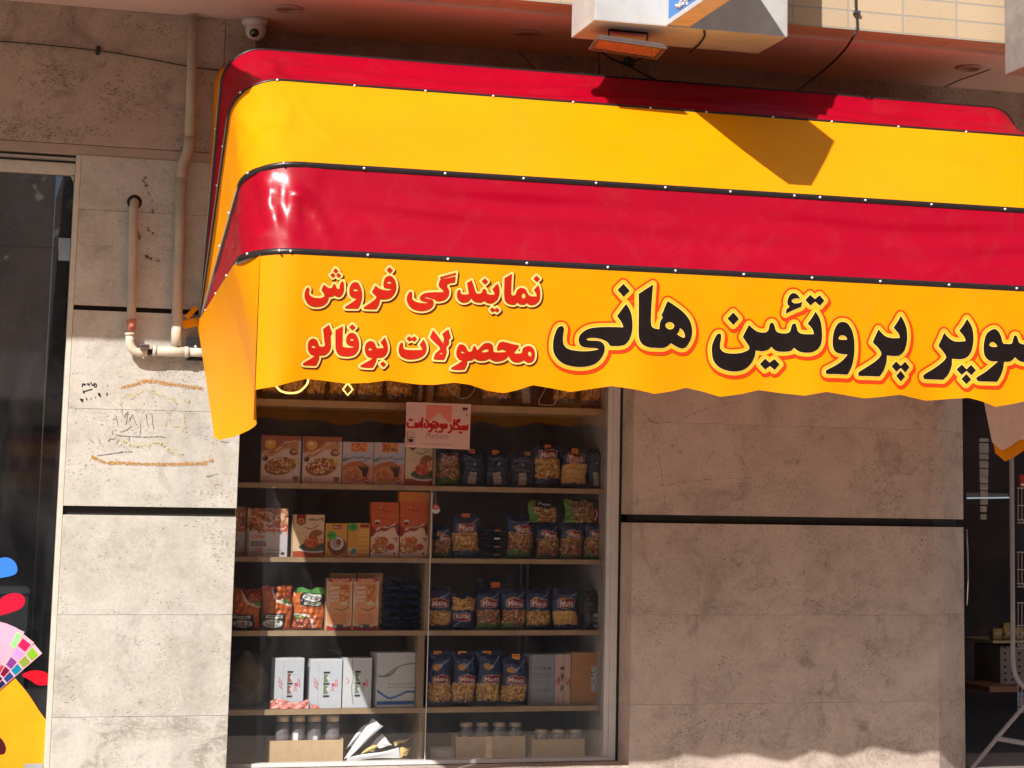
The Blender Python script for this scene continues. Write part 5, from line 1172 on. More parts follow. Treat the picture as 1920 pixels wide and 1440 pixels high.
def org_art(seed):
    a = Art(62, 90, (206, 92, 36), seed); a.rect(0, 0, 1, .02, (226, 130, 70)); a.scrawl(.15, .04, .5, .06, (170, 60, 20), .012, 6)
    a.poly([(0, .36), (.25, .40), (.6, .28), (1, .22), (1, 1), (0, 1)], (228, 196, 176)); a.poly([(0, .26), (.12, .30), (.14, .44), (.05, .5), (0, .48)], (140, 34, 22), sm=True); a.poly([(.85, .22), (1, .2), (1, .46), (.9, .42)], (140, 34, 22), sm=True)
    a.line([(.1, .40), (.3, .32), (.5, .34), (.7, .26), (.95, .24)], .10, (150, 40, 22)); a.line([(.2, .34), (.4, .26), (.6, .28), (.85, .20)], .045, (236, 210, 180)); a.scrawl(.3, .22, .95, .30, (70, 30, 20), .02, 7); a.ell(.22, .14, .09, .035, (226, 214, 200)); a.rect(.16, .15, .28, .22, (90, 44, 30))
    a.ell(.28, .80, .40, .16, (196, 196, 206)); a.ell(.28, .77, .36, .13, (168, 100, 60)); a.bits(0, .5, .66, .88, [(226, 196, 130), (200, 110, 50), (90, 110, 50), (186, 70, 34), (240, 214, 160)], 150, .045, 2.2, lambda x, y: ((x-.28)/.34)**2+((y-.72)/.18)**2 < 1)
    a.ell(.40, .60, .22, .10, (198, 104, 48)); a.bits(.2, .5, .6, .7, [(226, 140, 70), (160, 70, 30)], 30, .04); a.ell(.72, .74, .13, .08, (176, 70, 34)); a.rect(.78, .52, .95, .54, (110, 60, 50)); a.rect(.84, .54, .95, .62, (190, 140, 120)); a.ell(.84, .89, .04, .025, (70, 40, 30)); a.scrawl(.76, .94, .96, .97, (120, 80, 70), .012, 5); return a
def plain_org(seed, c=(206, 92, 36)):
    a = Art(60, 34, c, seed); a.rect(0, 0, 1, .05, tuple(min(255, x+25) for x in c)); 
    if c[1] < 100: a.line([(.3, .62), (.38, .45), (.5, .66), (.7, .7)], .03, (96, 40, 24)); a.ell(.36, .42, .03, .05, (226, 200, 180))
    else: a.scrawl(.4, .4, .7, .55, (180, 90, 30), .02, 4)
    return a
ocard = plain('orange card', tuple(lin((206, 96, 36))), .5)
zt = None
for i, (a0, a1) in enumerate(((695, 748.5), (749.5, 803))):
    o = box_item('pasta_meal_box', 'orange meal box with pasta bowl picture, %s of the pair' % ('left' if i == 0 else 'right'), 'food box', G3, (a0, 967, a1, 1048), 'B', .278, .05, org_art(36+i), ocard)
    ztop = place(a0, 967, a1, 1048, 'B', .278)[3]+.001
    box_item('orange_carton', 'plain orange carton lying on the %s pasta meal box' % ('left' if i == 0 else 'right'), 'food box', G3, (a0+.5, 942-i*.5, a1, 966), ztop, .279, .05, plain_org(38+i), ocard)
z2 = place(749.5, 941.5, 803, 966, ztop, .279)[3]+.001
box_item('orange_carton', 'yellow orange carton topmost of the right hand stack', 'food box', G3, (748, 922.5, 805, 941), z2, .281, .05, plain_org(40, (222, 130, 50)), ocard)
# round tag hanging on a string
rt = empty('hanging_tag', tuple(atY(817, 954, .2)), 'round white and red tag hanging on a string between the shelf bays', 'tag')
MB().tube([tuple(atY(817, 922, .2)), tuple(atY(817, 945, .2))], .0008, 5).build('string', paper_m, rt)
ra = Art(30, 30, (226, 222, 222)); ra.poly([(0, 0), (1, 0), (1, .5), (.5, .6), (0, .5)], (196, 84, 62)); ra.ell(.5, .3, .2, .12, (226, 200, 190))
c_ = np.array(atY(817, 954, .199)); R_ = .0205
def disc(u, v):
    x = u*2-1; y = v*2-1; X = x*np.sqrt(1-y*y/2); Y2 = y*np.sqrt(1-x*x/2)
    return np.stack([c_[0]+X*R_, c_[1]-.004*(1-X*X-Y2*Y2), c_[2]-Y2*R_], -1)
face_mesh('tag_disc', ra, disc, print_m, rt)
pasta((812, 984, 848, 1047), 'B', 'mix', 'dim mixed pasta bag right behind the glass edge on the third shelf', 41, lab=(.30, .33, .98, .50), win=(.5, .86))
pasta((850, 965, 900, 1047), 'B', 'y', 'tall yellow pasta bag with orange header card on the third shelf', 42, lab=(.16, .21, .84, .40), win=(.42, .82), header=(-.02, .036, (226, 128, 62), .01))
stack_art = dark_bag_art(43)
for i in range(4):
    zb3 = zrow('B')+.001+i*.036; q0 = atY(904, 1030, .30); q1 = atY(953, 1030, .30)
    x0, x1 = float(q0[0]), float(q1[0]); o = empty('flat_bag', ((x0+x1)/2, .34, zb3), 'dark blue bag lying flat in a pile on the third shelf, %s' % ['lowest', 'second from the bottom', 'third from the bottom', 'topmost'][i], 'pasta bag', 'pasta bags piled flat')
    P = MB(); prof = []
    G = np.zeros((9, 14, 3))
    for a_ in range(9):
        for b_ in range(14):
            q = 2*math.pi*b_/13; u = a_/8; r = math.sin(math.pi*min(.94, max(.06, u)))**.35
            G[a_, b_] = ((u-.5)*(x1-x0), -.05*math.cos(q)*r*1.4, .018+.017*math.sin(q)*r+random.uniform(-.0015, .0015))
    b = P.grid(G).build('pouch', plain('dark blue film', (.012, .02, .045), .22, var=.3, scale=30, bump=.5), None, True); b.parent = o
    MB().box(-.012, .012, -.073, -.0715, .014, .020).build('print_mark', paper_m if i == 2 else ocard, None).parent = o
pasta((953, 966, 1002, 1046), 'B', 'mix', 'leaning mixed pasta bag with bright green foot on the third shelf', 44, lab=(.26, .24, .88, .44), win=(.42, .84), rot=.12)
pasta((1008, 981, 1050, 1047), 'B', 'mix', 'mixed pasta bag on the third shelf under the left flat packet', 45, lab=(.30, .24, .92, .44), win=(.44, .92))
pasta((1052, 980, 1096, 1047), 'B', 'mix', 'mixed pasta bag on the third shelf under the right flat packet', 46, lab=(.26, .22, .84, .42), win=(.44, .92))
pasta((1098, 979, 1137, 1047), 'B', 'mix', 'mixed pasta bag on the third shelf cut off by the right frame', 47, lab=(.22, .22, .86, .42), win=(.44, .92))
def lying_art(seed, flip=False):
    a = Art(76, 44, (30, 38, 50), seed); a.rect(.0, 0, .2, 1, (88, 140, 56)); a.rect(.16, .1, .8, .95, (120, 86, 52)); a.bits(.14, .08, .82, .95, [(190, 130, 80), (150, 70, 44), (206, 176, 120), (90, 110, 60)], 150, .035)
    a.poly([(0, .3), (.22, .6), (.3, 1), (0, 1)], (80, 130, 52))
    if flip: a.rect(.82, .3, .94, .95, (140, 20, 26)); a.rect(.86, .4, .9, .85, (220, 200, 196))
    else: a.rect(.2, .02, .9, .3, (26, 32, 44)); a.scrawl(.3, .08, .6, .22, (190, 190, 196), .03, 3)
    return a
ztop = place(1008, 981, 1050, 1047, 'B', .285)[3]
bag_item('flat_packet', 'pasta packet with green end lying across the mixed bags, left one', 'pasta bag', 'flat packets on top of the bags', (993, 939, 1056, 977), ztop+.001, .285, lying_art(48), seed=48, pinch=.3, dep=.02)
bag_item('flat_packet', 'pasta packet with bright green end lying across the mixed bags, right one', 'pasta bag', 'flat packets on top of the bags', (1061, 937, 1128, 976), ztop+.001, .285, lying_art(49, True), seed=49, pinch=.3, dep=.02)
# --- fourth shelf
def soy_art(seed, flip=False):
    a = Art(62, 88, (206, 104, 44), seed); rs = a.rs
    for _ in range(24): a.line([(rs.rand(), rs.rand()), (rs.rand(), rs.rand())], .03, [(226, 130, 66), (176, 80, 30)][rs.randint(2)], .4)
    a.poly([(.35, 0), (1, 0), (1, .42), (.6, .40), (.38, .25)], (226, 214, 206), sm=True); a.poly([(.42, 0), (1, 0), (1, .38), (.64, .35), (.45, .22)], (140, 50, 26), sm=True); a.bits(.45, .02, .98, .34, [(176, 66, 34), (110, 40, 22), (206, 120, 70)], 60, .05); a.bits(.6, .3, .98, .4, [(90, 150, 50), (60, 110, 40)], 14, .05)
    a.poly([(.02, .70), (.12, .62), (.70, .62), (.78, .74), (.72, .96), (.1, .97), (0, .86)], (40, 34, 34), sm=True)
    a.rect(.10, .655, .66, .72, (222, 222, 218)); a.rect(.16, .67, .6, .70, (90, 120, 70)); a.ell(.38, .85, .33, .10, (222, 222, 218))
    for L in ([(.20, .86), (.24, .90), (.30, .86), (.30, .80)], [(.30, .87), (.40, .88), (.42, .82), (.36, .83)], [(.44, .88), (.54, .88), (.56, .80)], [(.60, .80), (.60, .90), (.52, .92)]): a.line(L, .028, (46, 44, 50))
    return a
G4 = 'orange soy bags'
bag_item('soy_bag', 'orange soy bag partly hidden by the left pillar on the fourth shelf', 'soy bag', G4, (434, 1105, 491, 1184), 'C', .30, soy_art(51), (190, 90, 40), .03, 51)
bag_item('soy_bag', 'orange soy bag in the middle of three, half in sunlight', 'soy bag', G4, (493, 1100, 549, 1184), 'C', .29, soy_art(52), (190, 90, 40), .03, 52)
sa = soy_art(53).done()[::-1, ::-1].copy()
bag_item('soy_bag', 'orange soy bag standing upside down, rightmost of three', 'soy bag', G4, (551, 1110, 609, 1183), 'C', .29, sa, (190, 90, 40), .035, 53)
fm2 = plain('green film', (.10, .30, .07), .3, var=.3, scale=20); o_ = [o for o in COL.objects if o.name.startswith('soy_bag')][-1]
m = MB(); G = np.zeros((4, 12, 3))
for j in range(4):
    for i in range(12): G[j, i] = (-.055+i*.0112, -.008+.006*math.sin(i*1.1), .150+j*.0095+.006*math.sin(i*.9))
b = m.grid(G).build('top_seal', fm2, None, True); b.parent = o_
def redbox_art(seed):
    a = Art(58, 108, (226, 190, 160), seed); rdd = (176, 42, 36)
    a.poly([(0, 0), (1, 0), (.96, .06), (.5, .09), (.04, .06)], rdd, sm=True); a.scrawl(.2, .015, .8, .05, (236, 200, 190), .03, 6); a.poly([(.08, .10), (.92, .10), (.9, .5), (.96, .62), (.9, .86), (.1, .86), (.04, .62), (.12, .5)], (222, 160, 112), sm=True)
    a.rect(.52, .14, .86, .46, (206, 120, 60)); a.scrawl(.58, .16, .84, .22, (150, 60, 40), .02, 4)
    for y in (.26, .30, .34, .38): a.rect(.62, y, .84, y+.006, (150, 90, 60))
    a.poly([(.10, .16), (.46, .16), (.44, .44), (.12, .46)], (226, 196, 170)); a.scrawl(.14, .2, .42, .26, (190, 70, 50), .03, 3); a.scrawl(.14, .3, .42, .34, (160, 90, 60), .02, 4); a.scrawl(.14, .38, .40, .41, (160, 90, 60), .015, 5); a.bits(.52, .2, .86, .46, [(226, 150, 80), (180, 90, 44), (240, 196, 140)], 26, .05); a.ell(.68, .48, .16, .035, (216, 200, 150)); a.scrawl(.2, .12, .86, .145, (150, 60, 40), .02, 6); a.line([(.42, .58), (.5, .61), (.68, .60), (.88, .55)], .03, (70, 30, 26)); a.ell(.34, .585, .02, .01, (70, 30, 26)); a.rect(.55, .635, .72, .643, (90, 50, 40))
    for y in (.68, .705, .73, .755, .78, .805, .83): a.rect(.2+.03*a.rs.rand(), y, .8-.03*a.rs.rand(), y+.010, (206, 96, 50), .8)
    a.poly([(0, .93), (.1, .91), (.3, .94), (.7, .94), (.9, .91), (1, .93), (1, 1), (0, 1)], rdd, sm=True); a.poly([(.28, .885), (.66, .885), (.70, .96), (.26, .96)], (60, 46, 50)); a.rect(.31, .895, .42, .945, (206, 200, 200)); a.rect(.44, .90, .65, .945, (96, 90, 96)); a.rect(.0, .0, .03, 1, (236, 206, 186)); a.rect(.97, 0, 1, 1, (236, 206, 186)); return a
for i, (a0, a1) in enumerate(((612, 660.5), (661.5, 710))):
    box_item('mix_box', 'tall cream and red box, %s' % ('left of the pair beside the soy bags' if i == 0 else 'right of the pair beside the pile of blue bags'), 'food box', 'tall cream and red boxes', (a0, 1084.5, a1, 1184), 'C', .275, .05, redbox_art(54+i), cardboard)
    b_ = Art(50, 100, (200, 152, 96), 3); b_.scrawl(.1, .02, .9, .06, (150, 100, 60), .015, 8)
    box_item('tan_box', 'tan box standing behind the %s tall cream and red box' % ('left' if i == 0 else 'right'), 'food box', 'tan boxes behind the red ones', (a0+8, 1075, a1+7, 1182), 'C', .335, .05, b_, cardboard)
pb = 0
for r in range(7):
    for c in range(2 if r < 6 else 1):
        q0 = atY(716+c*40+(8 if r == 6 else 0), 1150, .30); q1 = atY(756+c*40+(8 if r == 6 else 0), 1150, .30); x0, x1 = float(q0[0]), float(q1[0]); zb3 = zrow('C')+.001+r*.034
        o = empty('flat_bag', ((x0+x1)/2, .35, zb3), 'dark blue bag in the pile by the divider, %s column, %s from below' % (('left', 'right')[c], ('first', 'second', 'third', 'fourth', 'fifth', 'sixth', 'seventh')[r]), 'pasta bag', 'pasta bags piled flat')
        G = np.zeros((13, 18, 3)); ph = random.uniform(0, 9)
        for a_ in range(13):
            for b_ in range(18):
                q = 2*math.pi*b_/17; u = a_/12; rr = math.sin(math.pi*min(.94, max(.06, u)))**.35
                G[a_, b_] = ((u-.5)*(x1-x0)*1.02, (-.06*math.cos(q)*(1+.07*math.sin(u*9+ph)))*rr, .017+(.016+.003*math.sin(u*14+ph*2))*math.sin(q)*rr+.003*math.sin(u*6+ph)*(r > 0))
        b = MB().grid(G).build('pouch', bpy.data.materials.get('pile film') or plain('pile film', (.010, .022, .06), .2, var=.4, scale=25, bump=.6), None, True); b.parent = o
        o.rotation_euler.z = random.uniform(-.12, .12)
for i, (a0, a1, kd, lab, fl_) in enumerate(((801, 848, 'y', 'yellow pasta bag on the fourth shelf, nearest the divider', False), (848, 893, 'y', 'pasta bag standing upside down on the fourth shelf', True), (895, 940, 'mix', 'mixed pasta bag with green foot on the fourth shelf, left of its twin', False), (942, 988, 'mix', 'mixed pasta bag with green foot on the fourth shelf, right of its twin', False), (988, 1034, 'y', 'yellow pasta bag on the fourth shelf after the two mixed ones', False), (1038, 1086, 'fine', 'pale fine pasta bag on the fourth shelf beside the black bag', False))):
    pasta((a0, 1103 if i != 1 else 1113, a1, 1182), 'C', kd, lab, 60+i, flip=fl_, rot=random.uniform(-.06, .06), lab=(.18, .26, .90, .46) if kd != 'fine' else (.2, .26, .86, .48))
def blackbag_art(seed):
    a = Art(36, 72, (34, 30, 34), seed); a.line([(.3, .1), (.6, .05), (.9, .2)], .04, (120, 100, 96)); 
    for y in (.58, .72, .86): a.rect(.45, y, .80, y+.09, (170, 172, 176)); 
    return a
bag_item('pasta_bag', 'black bag with three white marks at the right end of the fourth shelf', 'pasta bag', G_P, (1094, 1108, 1132, 1182), 'C', .29, blackbag_art(70), (30, 28, 30), .03, 70, rot=.2)
hb = bag_item('pasta_bag', 'dark blue bag with small green and orange label lying behind the mixed pasta', 'pasta bag', G_P, (898, 1082, 962, 1182), 'C', .36, dark_bag_art(71), seed=71)
a = atY(920, 1102, .325); b = atY(937, 1092, .325); MB().box(float(a[0])-hb.location.x, float(b[0])-hb.location.x, -.07, -.066, float(a[2])-hb.location.z, float(b[2])-hb.location.z).build('price_label', ocard, None).parent = hb
# --- fifth shelf
def sauce_art(seed, torn=False):
    a = Art(70, 116, (206, 212, 220), seed); a.rect(0, 0, 1, .035, (226, 228, 232)); a.line([(.27, .1), (.27, .95)], .012, (170, 176, 186)); a.line([(.62, .05), (.62, .95)], .008, (184, 190, 198))
    a.rect(.44, .26, .58, .80, (176, 180, 188))
    for y in (.26, .49, .74): a.rect(.42, y, .62, y+.035, (30, 30, 34))
    for y in (.30, .53): a.poly([(.43, y), (.56, y+.03), (.50, y+.09), (.58, y+.16), (.43, y+.19)], (150, 96, 84) if seed % 2 else (120, 140, 100)); a.poly([(.58, y+.02), (.52, y+.09), (.60, y+.15)], (226, 228, 232))
    rd_ = (206, 50, 70)
    for L in ([(.12, .38), (.17, .43), (.12, .47), (.20, .50), (.13, .54)], [(.20, .44), (.24, .50), (.22, .58), (.25, .62)], [(.16, .56), (.24, .60)]): a.line(L, .022, rd_)
    for i_, ch in enumerate('Sun'): a.text(ch, .78, .42+i_*.055, .87, .47+i_*.055, rd_, .01)
    for i_, ch in enumerate('Ich'): a.text(ch, .68, .50+i_*.055, .77, .55+i_*.055, rd_, .01)
    if torn: a.poly([(.0, .0), (.32, .02), (.30, .15), (.36, .4), (.31, .6), (.38, .93), (.28, .96), (.0, .97)], (218, 220, 224)); a.line([(.32, .02), (.30, .15), (.36, .4), (.31, .6), (.38, .93)], .02, (96, 84, 80)); a.line([(.12, .4), (.2, .46), (.15, .52)], .022, rd_)
    return a
wcard = plain('white card', (.64, .66, .69), .55, var=.05)
G5 = 'white juice cartons on the fifth shelf'
box_item('drink_carton', 'white carton with red writing and pink dotted wrap at its foot', 'drink carton', G5, (515, 1234, 570, 1331), 'D', .285, .10, sauce_art(81), wcard, rot=.05)
box_item('drink_carton', 'white carton with red writing, middle one of three', 'drink carton', G5, (581, 1236, 641, 1329), 'D', .285, .10, sauce_art(82), wcard, rot=-.02)
box_item('drink_carton', 'white carton with a torn left flap, third of three', 'drink carton', G5, (642.5, 1234, 697, 1329), 'D', .285, .10, sauce_art(84, True), wcard)
def wave_art(seed):
    a = Art(80, 108, (202, 206, 210), seed); a.line([(.0, .42), (.2, .42), (.5, .28), (.75, .22), (1, .20)], .035, (120, 136, 132)); a.poly([(.0, .42), (.3, .40), (.55, .27), (.4, .40), (.2, .45)], (110, 128, 122), sm=True)
    a.scrawl(.3, .56, .95, .59, (90, 84, 96), .014, 7); a.scrawl(.3, .62, .95, .65, (140, 70, 60), .014, 6)
    a.line([(0, .68), (.15, .76), (.35, .83), (.6, .78), (.8, .72), (1, .73)], .05, (34, 104, 176)); a.rect(.0, .885, 1, .95, (34, 104, 176)); a.rect(0, .95, 1, 1, (214, 220, 226)); return a
box_item('water_carton', 'taller white carton with blue wave stripes beside the divider', 'drink carton', G5, (706, 1224, 779, 1326), 'D', .285, .12, wave_art(85), wcard, rot=.10)
# pink dotted wrap
def dots_art(seed):
    a = Art(70, 30, (226, 150, 136), seed); a.bits(0, 0, 1, 1, [(196, 50, 50), (236, 190, 180), (206, 80, 70)], 70, .05, 1.6); return a
x0, x1, z0, z1 = place(507, 1311, 578, 1331, 'D', .268)
o = face_mesh('crumpled_wrap', dots_art(86), lambda u, v: np.stack([x0+(x1-x0)*(u*(1-.0*v)), .275-.018*v+.004*np.sin(u*14)-.003*np.sin(v*6+u*20), z0+.001+(z1-z0)*(1-v)*(.8+.2*np.sin(u*7))], -1), film_m)
tag(o, 'pink and red dotted plastic wrap crumpled at the foot of the first white carton', 'plastic wrap')
x0b, x1b, z0b, z1b = place(583, 1320, 600, 1331, 'D', .27)
o = face_mesh('crumpled_wrap', dots_art(87), lambda u, v: np.stack([x0b+(x1b-x0b)*u, .272-.012*v+.003*np.sin(u*9), z0b+.001+(z1b-z0b)*(1-v)*(1-.6*u)], -1), film_m)
tag(o, 'small scrap of red dotted wrap at the foot of the middle white carton', 'plastic wrap')
# black tub behind the cartons, dark sack at the left
c_ = atY(622, 1330, .46); z_ = zrow('D')+.001
o = empty('black_tub', (float(c_[0]), .46, z_), 'round black tub lying behind the white cartons', 'tub')
rr_ = float(atY(675, 1250, .46)[0]-c_[0])
MB().lathe((float(c_[0]), .44, z_+rr_*1.02), [(rr_, 0), (rr_, .04), (rr_*.93, .1), (rr_*.9, .1), (rr_*.86, .02), (.0, .02)], (0, 1, 0), 36).build('shell', black_m, o, True)
MB().tube([tuple(atY(x, y, .42)) for x, y in ((615, 1218), (628, 1221), (640, 1226))], .004, 6).build('clip', steel_m, o)
def sack():
    k = N('woven sack'); v = k.coord(); c = k.mix(k.ramp(k.noise(v, 14, 7, .7, .8), .35, .7), (.10, .085, .07), (.22, .19, .15)); k.bump(k.noise(v, 30, 5), .5, .01); return k.set(c, .85)
x0, x1, z0, z1 = place(420, 1226, 506, 1331, 'D', .34); G = np.zeros((20, 24, 3))
for a_ in range(20):
    for b_ in range(24):
        q = 2*math.pi*b_/23; t = a_/19; rr = math.sin(math.pi*min(.97, max(.05, .12+t*.86)))**.4
        G[a_, b_] = ((x0+x1)/2+math.cos(q)*(x1-x0)/2*rr*(1+.06*math.sin(t*9+b_)), .40+.09*math.sin(q)*rr, z0+(z1-z0)*t*(1+.05*math.sin(q*3)))
o = MB().grid(G).build('sack', sack(), None, True); tag(o, 'greyish brown woven sack slumped at the left end of the fifth shelf', 'sack')
for i, (a0, a1, lab) in enumerate(((803, 848, 'pasta bag with orange header on the fifth shelf, first from the divider'), (850, 894, 'pasta bag with orange header on the fifth shelf, second from the divider'), (896, 941, 'pasta bag with orange header on the fifth shelf, third from the divider'), (942, 990, 'leaning pasta bag with tall orange header, beside the grey carton'))):
    pasta((a0, 1222 if i < 3 else 1232, a1, 1322), 'D', 'y', lab, 90+i, lab=(.20, .44, .98, .58) if i < 3 else (.16, .40, .88, .56), win=(.58, .90), h_=100, header=((-.1+(.16 if i == 3 else 0)), .036, (232, 160, 66), .02 if i < 3 else -.03), rot=(.0 if i < 3 else -.1))
def grey_carton(seed):
    a = Art(56, 96, (150, 156, 166), seed); a.rect(0, 0, .1, 1, (120, 126, 136)); a.scrawl(.2, .22, .85, .28, (90, 92, 100), .02, 6); a.ell(.6, .28, .05, .03, (90, 92, 100)); a.ell(.8, .28, .05, .03, (90, 92, 100))
    for y in (.38, .42, .45, .52, .58): a.rect(.15, y, .85, y+.012, (110, 112, 120))
    for i in range(22): a.rect(.2+i*.03, .66, .2+i*.03+.006+.01*a.rs.rand(), .74, (96, 98, 106))
    return a
box_item('grey_carton', 'grey white carton showing barcode and small print on the fifth shelf', 'drink carton', 'cartons at the right end of the fifth shelf', (992, 1228, 1040, 1318), 'D', .31, .12, grey_carton(95), wcard)
pk = Art(36, 96, (206, 176, 166), 96); pk.line([(.55, .0), (.55, 1)], .03, (120, 90, 84)); pk.rect(.34, .25, .6, .31, (50, 36, 36)); pk.poly([(.4, .35), (.62, .45), (.4, .55)], (100, 90, 60)); pk.poly([(.4, .6), (.62, .66), (.35, .76)], (110, 100, 70)); pk.line([(.1, .6), (.2, .45), (.25, .6), (.32, .42)], .05, (180, 40, 50)); pk.line([(.7, .45), (.8, .6), (.9, .5), (.95, .65)], .05, (180, 40, 50))
box_item('pink_carton', 'narrow pinkish carton with red writing beside the grey carton', 'drink carton', 'cartons at the right end of the fifth shelf', (1040.5, 1227, 1070, 1316), 'D', .305, .12, pk, wcard)
tk = Art(60, 96, (186, 136, 92), 97); 
for i in range(30): tk.line([(i/30, 0), (i/30+.01, 1)], .01, (160, 112, 74), .5)
tk.rect(.6, .26, .82, .76, (170, 172, 176)); tk.bits(.6, .28, .82, .76, [(60, 60, 66), (210, 212, 216)], 30, .04, 1.5)
box_item('tan_carton', 'brown cardboard carton with a strip of stamps at the right end of the fifth shelf', 'drink carton', 'cartons at the right end of the fifth shelf', (1071, 1224, 1133, 1314), 'D', .30, .12, tk, cardboard)
# --- bottom: jars in cardboard trays, crumpled paper
def tray(bb, Y, dep, lab, group='cardboard trays on the window bottom'):
    x0, x1, z0, z1 = place(*bb, 'E', Y); o = empty('cardboard_tray', ((x0+x1)/2, Y, z0), lab, 'tray', group); t = .003
    MB().box(x0, x1, Y, Y+t, z0, z1).build('front_wall', cardboard, o); MB().box(x0, x1, Y+dep, Y+dep+t, z0, z1+.01).build('back_wall', cardboard, o)
    MB().box(x0, x0+t, Y+t+.0004, Y+dep-.0004, z0, z1+.004).build('side_wall', cardboard, o); MB().box(x1-t, x1, Y+t+.0004, Y+dep-.0004, z0, z1+.004).build('side_wall', cardboard, o)
    MB().box(x0+t+.0004, x1-t-.0004, Y+t+.0004, Y+dep-.0004, z0, z0+t).build('bottom', cardboard, o); return x0, x1, z0, z1
content = plain('jar content', (.22, .18, .20), .5, var=.4, scale=40); lidm = plain('jar lid', (.62, .48, .36), .4, .3, var=.1)
jlab = plain('jar label', (.72, .74, .74), .6, var=.1, scale=50)
def jar(cx, cy, z0, h, r, lab, badge=None):
    o = empty('jar', (cx, cy, z0), lab, 'jar', 'jars in cardboard trays')
    MB().lathe((cx, cy, z0), [(0.001, 0), (r*.94, 0), (r, .006), (r, h*.72), (r*.96, h*.80), (r*.80, h*.87), (r*.78, h*.93)], n=24).build('glass', clear_m, o, True)
    MB().lathe((cx, cy, z0+.003), [(0.001, 0), (r*.90, 0), (r*.92, h*.74), (r*.7, h*.82), (0.001, h*.82)], n=20).build('contents', content, o, True)
    MB().lathe((cx, cy, z0+h*.86), [(0.001, 0), (r*.86, 0), (r*.86, h*.13), (r*.80, h*.14), (0.001, h*.14)], n=24).build('lid', lidm, o, True)
    if badge == 'round': MB().lathe((cx, cy-r-.0012, z0+h*.50), [(.011, 0), (.011, .0008), (.001, .0008)], (0, -1, 0), 18).build('label', jlab, o)
    if badge == 'side':
        G = np.zeros((8, 8, 3))
        for i in range(8):
            for j in range(8):
                q = -2.4+i*.10; G[j, i] = (cx+math.cos(q)*(r+.0008), cy+math.sin(q)*(r+.0008), z0+h*(.12+.5*j/7))
        MB().grid(G).build('label', jlab, o)
    return o
x0, x1, z0, z1 = tray((504, 1388, 643, 1428), .285, .10, 'sunlit cardboard tray holding four glass jars at the window bottom left')
for i, (px, bd) in enumerate(((528, None), (558, 'side'), (588, 'round'), (622, None))):
    p = atY(px, 1400, .335); zt = float(atY(px, 1342, .30)[2])
    jar(float(p[0]), .335, z0+.0035, zt-z0-.0035, .0335, ['jar with plain grey contents, leftmost in the sunlit tray', 'jar with a pale blue side label in the sunlit tray', 'jar with a small round white badge in the sunlit tray', 'jar without a label, rightmost in the sunlit tray'][i], bd)
x0, x1, z0, z1 = tray((855, 1381, 985, 1420), .30, .10, 'shaded cardboard tray of jars below the four headed pasta bags')
for i, px in enumerate((873, 903, 935, 965)):
    p = atY(px, 1400, .35); zt = float(atY(px, 1355, .32)[2]); jar(float(p[0]), .35, z0+.0035, zt-z0-.0035, .0325, 'jar in the middle shaded tray, %s of four from the left' % ('first', 'second', 'third', 'fourth')[i], 'side' if i in (0, 2) else None)
x0, x1, z0, z1 = tray((998, 1386, 1096, 1420), .30, .09, 'smaller shaded cardboard tray of jars nearest the right window frame')
for i, px in enumerate((1014, 1046, 1079)):
    p = atY(px, 1400, .345); zt = float(atY(px, 1368, .32)[2]); jar(float(p[0]), .345, z0+.0035, zt-z0-.0035, .031, 'low jar in the right hand shaded tray, %s of three from the left' % ('first', 'second', 'third')[i])
x0, x1, z0, z1 = place(808, 1402, 852, 1424, 'E', .29)
o = empty('small_carton', ((x0+x1)/2, .29, z0), 'low grey brown carton lying beside the centre divider at the bottom', 'carton')
MB().box(x0, x1, .29, .37, z0, z1, .002).build('box', plain('grey card', (.34, .30, .27), .7), o); MB().box(x0+.02, x1-.02, .289, .2897, z0+.01, z1-.012).build('label', plain('dull label', (.45, .42, .38), .6), o)
# crumpled white paper with yellow lining
pp = empty('crumpled_paper', tuple(atY(700, 1420, .30)), 'crumpled white and yellow paper sheet left of the divider at the bottom', 'paper')
yelp = plain('yellow paper', (.70, .52, .18), .6)
def sheet(nm, pts, mat, bend=.01, thick=.0006):
    """pts: four pixel corners with their depths"""
    c = [np.array(atY(x, y, Y)) for x, y, Y in pts]; G = np.zeros((9, 9, 3))
    for j in range(9):
        for i in range(9):
            u, v = i/8, j/8; p = c[0]*(1-u)*(1-v)+c[1]*u*(1-v)+c[2]*u*v+c[3]*(1-u)*v
            p = p+np.array([0, -bend*math.sin(math.pi*u)*(.6+.4*math.sin(v*5)), .003*math.sin(u*7+v*4)]); G[j, i] = p
    return MB().grid(G).build(nm, mat, pp, True)
sheet('sheet', [(698, 1347, .30), (719, 1362, .27), (652, 1421, .265), (645, 1422, .29)], paper_m, .02)
sheet('sheet', [(676, 1365, .33), (702, 1348, .34), (660, 1398, .33), (648, 1404, .32)], paper_m, .01)
sheet('sheet', [(655, 1420, .262), (748, 1402, .262), (750, 1420, .262), (648, 1426, .262)], paper_m, .006)
sheet('sheet', [(716, 1376, .32), (736, 1398, .30), (712, 1402, .30), (694, 1398, .32)], paper_m, .01)
sheet('lining', [(698, 1398, .285), (714, 1396, .285), (700, 1408, .28), (676, 1412, .28)], yelp, .01)
sheet('lining', [(750, 1402, .27), (772, 1402, .29), (762, 1416, .27), (750, 1420, .265)], yelp, .01)
sheet('lining', [(738, 1392, .31), (774, 1382, .32), (756, 1392, .31), (740, 1398, .30)], yelp, .005)

# ================================================================ entrance at the right edge
FZ = float(atY(1812, 1425, .2)[2])
e = MB().box(float(atY(1811, 1400, .2)[0]), 7.5, .0, .62, .3, FZ-.02).build('threshold', plain('threshold stone', (.26, .22, .20), .7), B)
xe = float(atY(1811, 1200, .14)[0])
